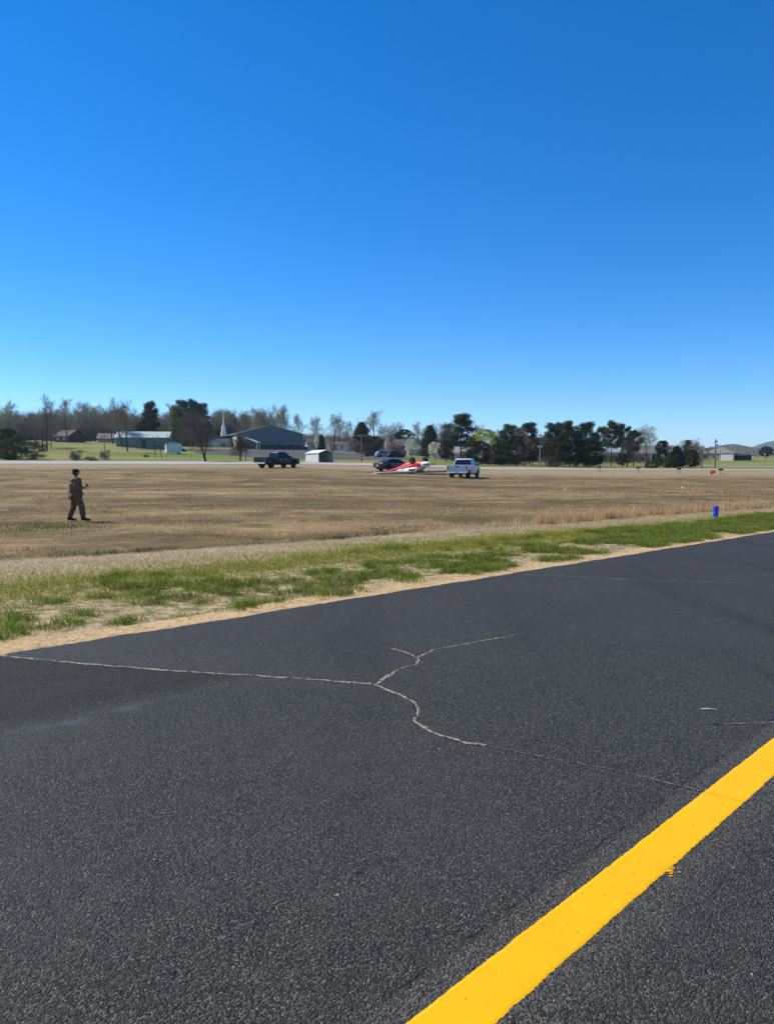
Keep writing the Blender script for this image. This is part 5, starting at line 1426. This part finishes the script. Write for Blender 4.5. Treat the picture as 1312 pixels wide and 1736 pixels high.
def lerp_tint(g, n, a, b): 
    u = g.random((n, 1)); return np.array(a) * (1 - u) + np.array(b) * u
def grass_obj(name, label, parts):
    Vs, Fs, Ts, k = [], [], [], 0
    for V, F, T in parts: Vs.append(V); Fs.append(F + k); Ts.append(T); k += len(V)
    o = link(name, fast_mesh(name, np.concatenate(Vs), np.concatenate(Fs), GRASSM, np.clip(np.concatenate(Ts), 0, 1)))
    tag(o, label, 'grass', kind='stuff'); return o
g = np.random.default_rng(42)
def visible(s, t, margin=60):
    X = E0.x + ND.x * s + TD.x * t; Y = E0.y + ND.y * s + TD.y * t
    px = 656 + FPX * X / np.maximum(Y, .5); return (Y > 2) & (px > -margin - 60) & (px < 1312 + margin + 60)
# green tufts in the sand
n = 13000
t_ = -4 + 36 * g.random(n) ** .85; q_ = .07 + .52 * g.random(n); s_ = q_ * s_edge(t_)
X = E0.x + ND.x * s_ + TD.x * t_; Y = E0.y + ND.y * s_ + TD.y * t_
dens = .45 * vnoise(X, Y, 1.3, 21) + .55 * vnoise(X, Y, 3.6, 22)
lush = smooth(8, 20, t_)
thr = .485 - .22 * lush + .22 * smooth(.28, .50, q_) * (1 - lush) + .10 * smooth(.12, .08, q_)
keep = (dens > thr) & visible(s_, t_)
s_, t_, dens, lush = s_[keep], t_[keep], dens[keep], lush[keep]
parts = []
B = 26
C = field_pts(s_, t_); nC = len(C); rep = np.repeat(np.arange(nC), B)
rad = .03 + .06 * g.random(nC)
off = g.normal(size=(nC * B, 2)) * rad[rep][:, None]
P = C[rep].copy(); P[:, :2] += off
hh = (.035 + .075 * g.random(nC) + .10 * np.clip(dens - .45, 0, 1)) * (1 + .25 * lush)
Hb = hh[rep] * (.5 + .8 * g.random(nC * B))
tb = lerp_tint(g, nC, (.085, .15, .016), (.25, .33, .045))
dry = g.random(nC) < .34; tb[dry] = lerp_tint(g, int(dry.sum()), (.18, .19, .05), (.36, .32, .12))
tint = tb[rep] * (.75 + .5 * g.random((nC * B, 1)))
parts.append(blades(P, Hb, .006 + .004 * g.random(nC * B), .4 + .8 * g.random(nC * B), g, tint))
grass_obj('green_grass', 'green grass tufts growing in the sandy shoulder', parts)
# dry litter and seedlings on the open sand
n = 26000
t_ = -4 + 36 * g.random(n) ** .85; q_ = .05 + .5 * g.random(n); s_ = q_ * s_edge(t_); k_ = visible(s_, t_); s_, t_ = s_[k_], t_[k_]
P = field_pts(s_, t_); m_ = len(P)
tint = lerp_tint(g, m_, (.20, .15, .08), (.42, .33, .19)); gr_ = g.random(m_) < .45; tint[gr_] = lerp_tint(g, int(gr_.sum()), (.07, .12, .02), (.18, .22, .05))
grass_obj('litter_grass', 'dry grass bits and seedlings scattered on the sand', [blades(P, .012 + .035 * g.random(m_), .005 + .004 * g.random(m_), .6 + 1.6 * g.random(m_), g, tint)])
# yellow-green band and thin cover
n = 120000
t_ = -4 + 34 * g.random(n); q_ = np.clip(.56 + .11 * g.normal(size=n), .2, .85); s_ = q_ * s_edge(t_)
k_ = visible(s_, t_) & (g.random(n) < 1.0 - .5 * smooth(10, 22, t_)); s_, t_ = s_[k_], t_[k_]
P = field_pts(s_, t_); m_ = len(P)
tint = lerp_tint(g, m_, (.20, .225, .022), (.43, .42, .07)) * (.7 + .5 * g.random((m_, 1)))
a = blades(P, .035 + .06 * g.random(m_), .005 + .003 * g.random(m_), .4 + .9 * g.random(m_), g, tint)
grass_obj('yellow_grass', 'short yellow-green grass behind the tufts', [a])
# pale mown straw
n = 120000
t_ = -4 + 38 * g.random(n); q_ = np.clip(.88 + .14 * g.normal(size=n), .5, 1.25); s_ = q_ * s_edge(t_)
k_ = visible(s_, t_); s_, t_ = s_[k_], t_[k_]
P = field_pts(s_, t_); m_ = len(P)
tint = lerp_tint(g, m_, (.42, .32, .18), (.74, .60, .39)) * (.65 + .5 * g.random((m_, 1)))
a = blades(P, .02 + .05 * g.random(m_), .005 + .004 * g.random(m_), .8 + 1.6 * g.random(m_), g, tint)
grass_obj('mown_straw', 'pale mown dead grass along the ditch', [a])
# tall dry tufts along the ditch
parts = []
tufts = [(float(g.uniform(0, 30)), float(g.normal(1.06, .05)), .10, .20, 9) for _ in range(22)]
tufts += [(float(g.uniform(9.5, 15)), float(g.normal(1.10, .06)), .14, .32, 14) for _ in range(45)]
tufts += [(float(c + .35 * g.normal()), float(g.normal(1.12, .05)), .30, .55, 30) for c in (15.2, 15.9, 16.6, 17.3, 18.1, 18.9, 20.2, 21.6, 22.6, 24.8, 26.3) for _ in range(9)]
tufts += [(float(g.uniform(13, 30)), float(g.normal(1.14, .08)), .16, .34, 10) for _ in range(45)]
for tt_, qq, h0, h1, nb in tufts:
    c = field_pts(np.array([qq * float(s_edge(tt_))]), np.array([tt_]))[0]
    nb = nb * 2; P = c + np.concatenate([g.normal(size=(nb, 2)) * .07, np.zeros((nb, 1))], 1)
    H_ = g.uniform(h0, h1) * (.5 + .6 * g.random(nb))
    tn_ = lerp_tint(g, nb, (.50, .32, .14), (.78, .58, .33)) * (.75 + .4 * g.random((nb, 1)))
    parts.append(blades(P, H_, np.full(nb, .009), .15 + .5 * g.random(nb), g, tn_))
for _ in range(46):                                     # greyer green weeds among them
    tt_ = float(g.choice([g.uniform(2.5, 5), g.uniform(6.5, 11.5)])); qq = float(g.normal(1.07, .05))
    c = field_pts(np.array([qq * float(s_edge(tt_))]), np.array([tt_]))[0]; nb = 40
    P = c + np.concatenate([g.normal(size=(nb, 2)) * .10, np.zeros((nb, 1))], 1)
    parts.append(blades(P, .06 + .12 * g.random(nb), np.full(nb, .008), .3 + .7 * g.random(nb), g, lerp_tint(g, nb, (.06, .085, .03), (.14, .16, .06))))
grass_obj('tall_dry_grass', 'tall orange-tan dry grass along the ditch', parts)
# stubble over the brown field, thinning with distance
n = 330000
Yf = 12 + 75 * g.random(n) ** 1.5; Xf = (g.random(n) * 1.12 - .56) * Yf
sf, tf = s_t(Xf, Yf); k_ = sf > s_edge(tf) * 1.08; Xf, Yf, sf, tf = Xf[k_], Yf[k_], sf[k_], tf[k_]
pn = vnoise(Xf, Yf, .5, 31) * .5 + vnoise(Xf * .25, Yf, .4, 32) * .5
k_ = g.random(len(Xf)) < np.clip(2.6 * (pn - .30), .06, 1); Xf, Yf, sf, tf, pn = Xf[k_], Yf[k_], sf[k_], tf[k_], pn[k_]
P = field_pts(sf, tf); m_ = len(P)
tint = lerp_tint(g, m_, (.165, .11, .05), (.40, .285, .135)) * (.6 + .6 * g.random((m_, 1)))
tint *= (.55 + .9 * (vnoise(Xf * .22, Yf, .33, 41) * .6 + vnoise(Xf * .6, Yf, 1.1, 42) * .4))[:, None]
gn = (vnoise(Xf, Yf, .22, 33) > .62) & (g.random(m_) < .5) & (Yf < 40)
tint[gn] = lerp_tint(g, int(gn.sum()), (.075, .095, .03), (.16, .17, .06))
a = blades(P, (.025 + .05 * g.random(m_)) * (.8 + pn * .6), (.006 + .00022 * Yf) * (.8 + .6 * g.random(m_)), .5 + 1.4 * g.random(m_), g, tint)
grass_obj('field_stubble', 'dry brown stubble over the open field', [a])
# greener patch round the person's feet
n = 3500
c = np.array([pp.x + .2, pp.y - 2.6]); Pxy = c + g.normal(size=(n, 2)) * np.array([1.0, 1.3])
sf, tf = s_t(Pxy[:, 0], Pxy[:, 1]); P = field_pts(sf, tf)
a = blades(P, .03 + .07 * g.random(n), .009 + .005 * g.random(n), .4 + .8 * g.random(n), g, lerp_tint(g, n, (.07, .10, .028), (.17, .19, .06)))
grass_obj('grass_patch', 'faint green grass patch at the person\'s feet', [a])

# ------------------------------------------------------------------ air
HAZE = 1.25e-4
k = NT('haze_air'); pv = k.n('VolumePrincipled', None, Color=(.62, .78, .98), Density=HAZE, Anisotropy=.2)
k.t.links.new(pv.outputs[0], k.out.inputs['Volume'])
hz = MB().box(-5200, 5200, -980, 6100, -8, 150).build('haze', k.m); tag(hz, 'thin blue haze over the far hills', 'haze', kind='stuff')
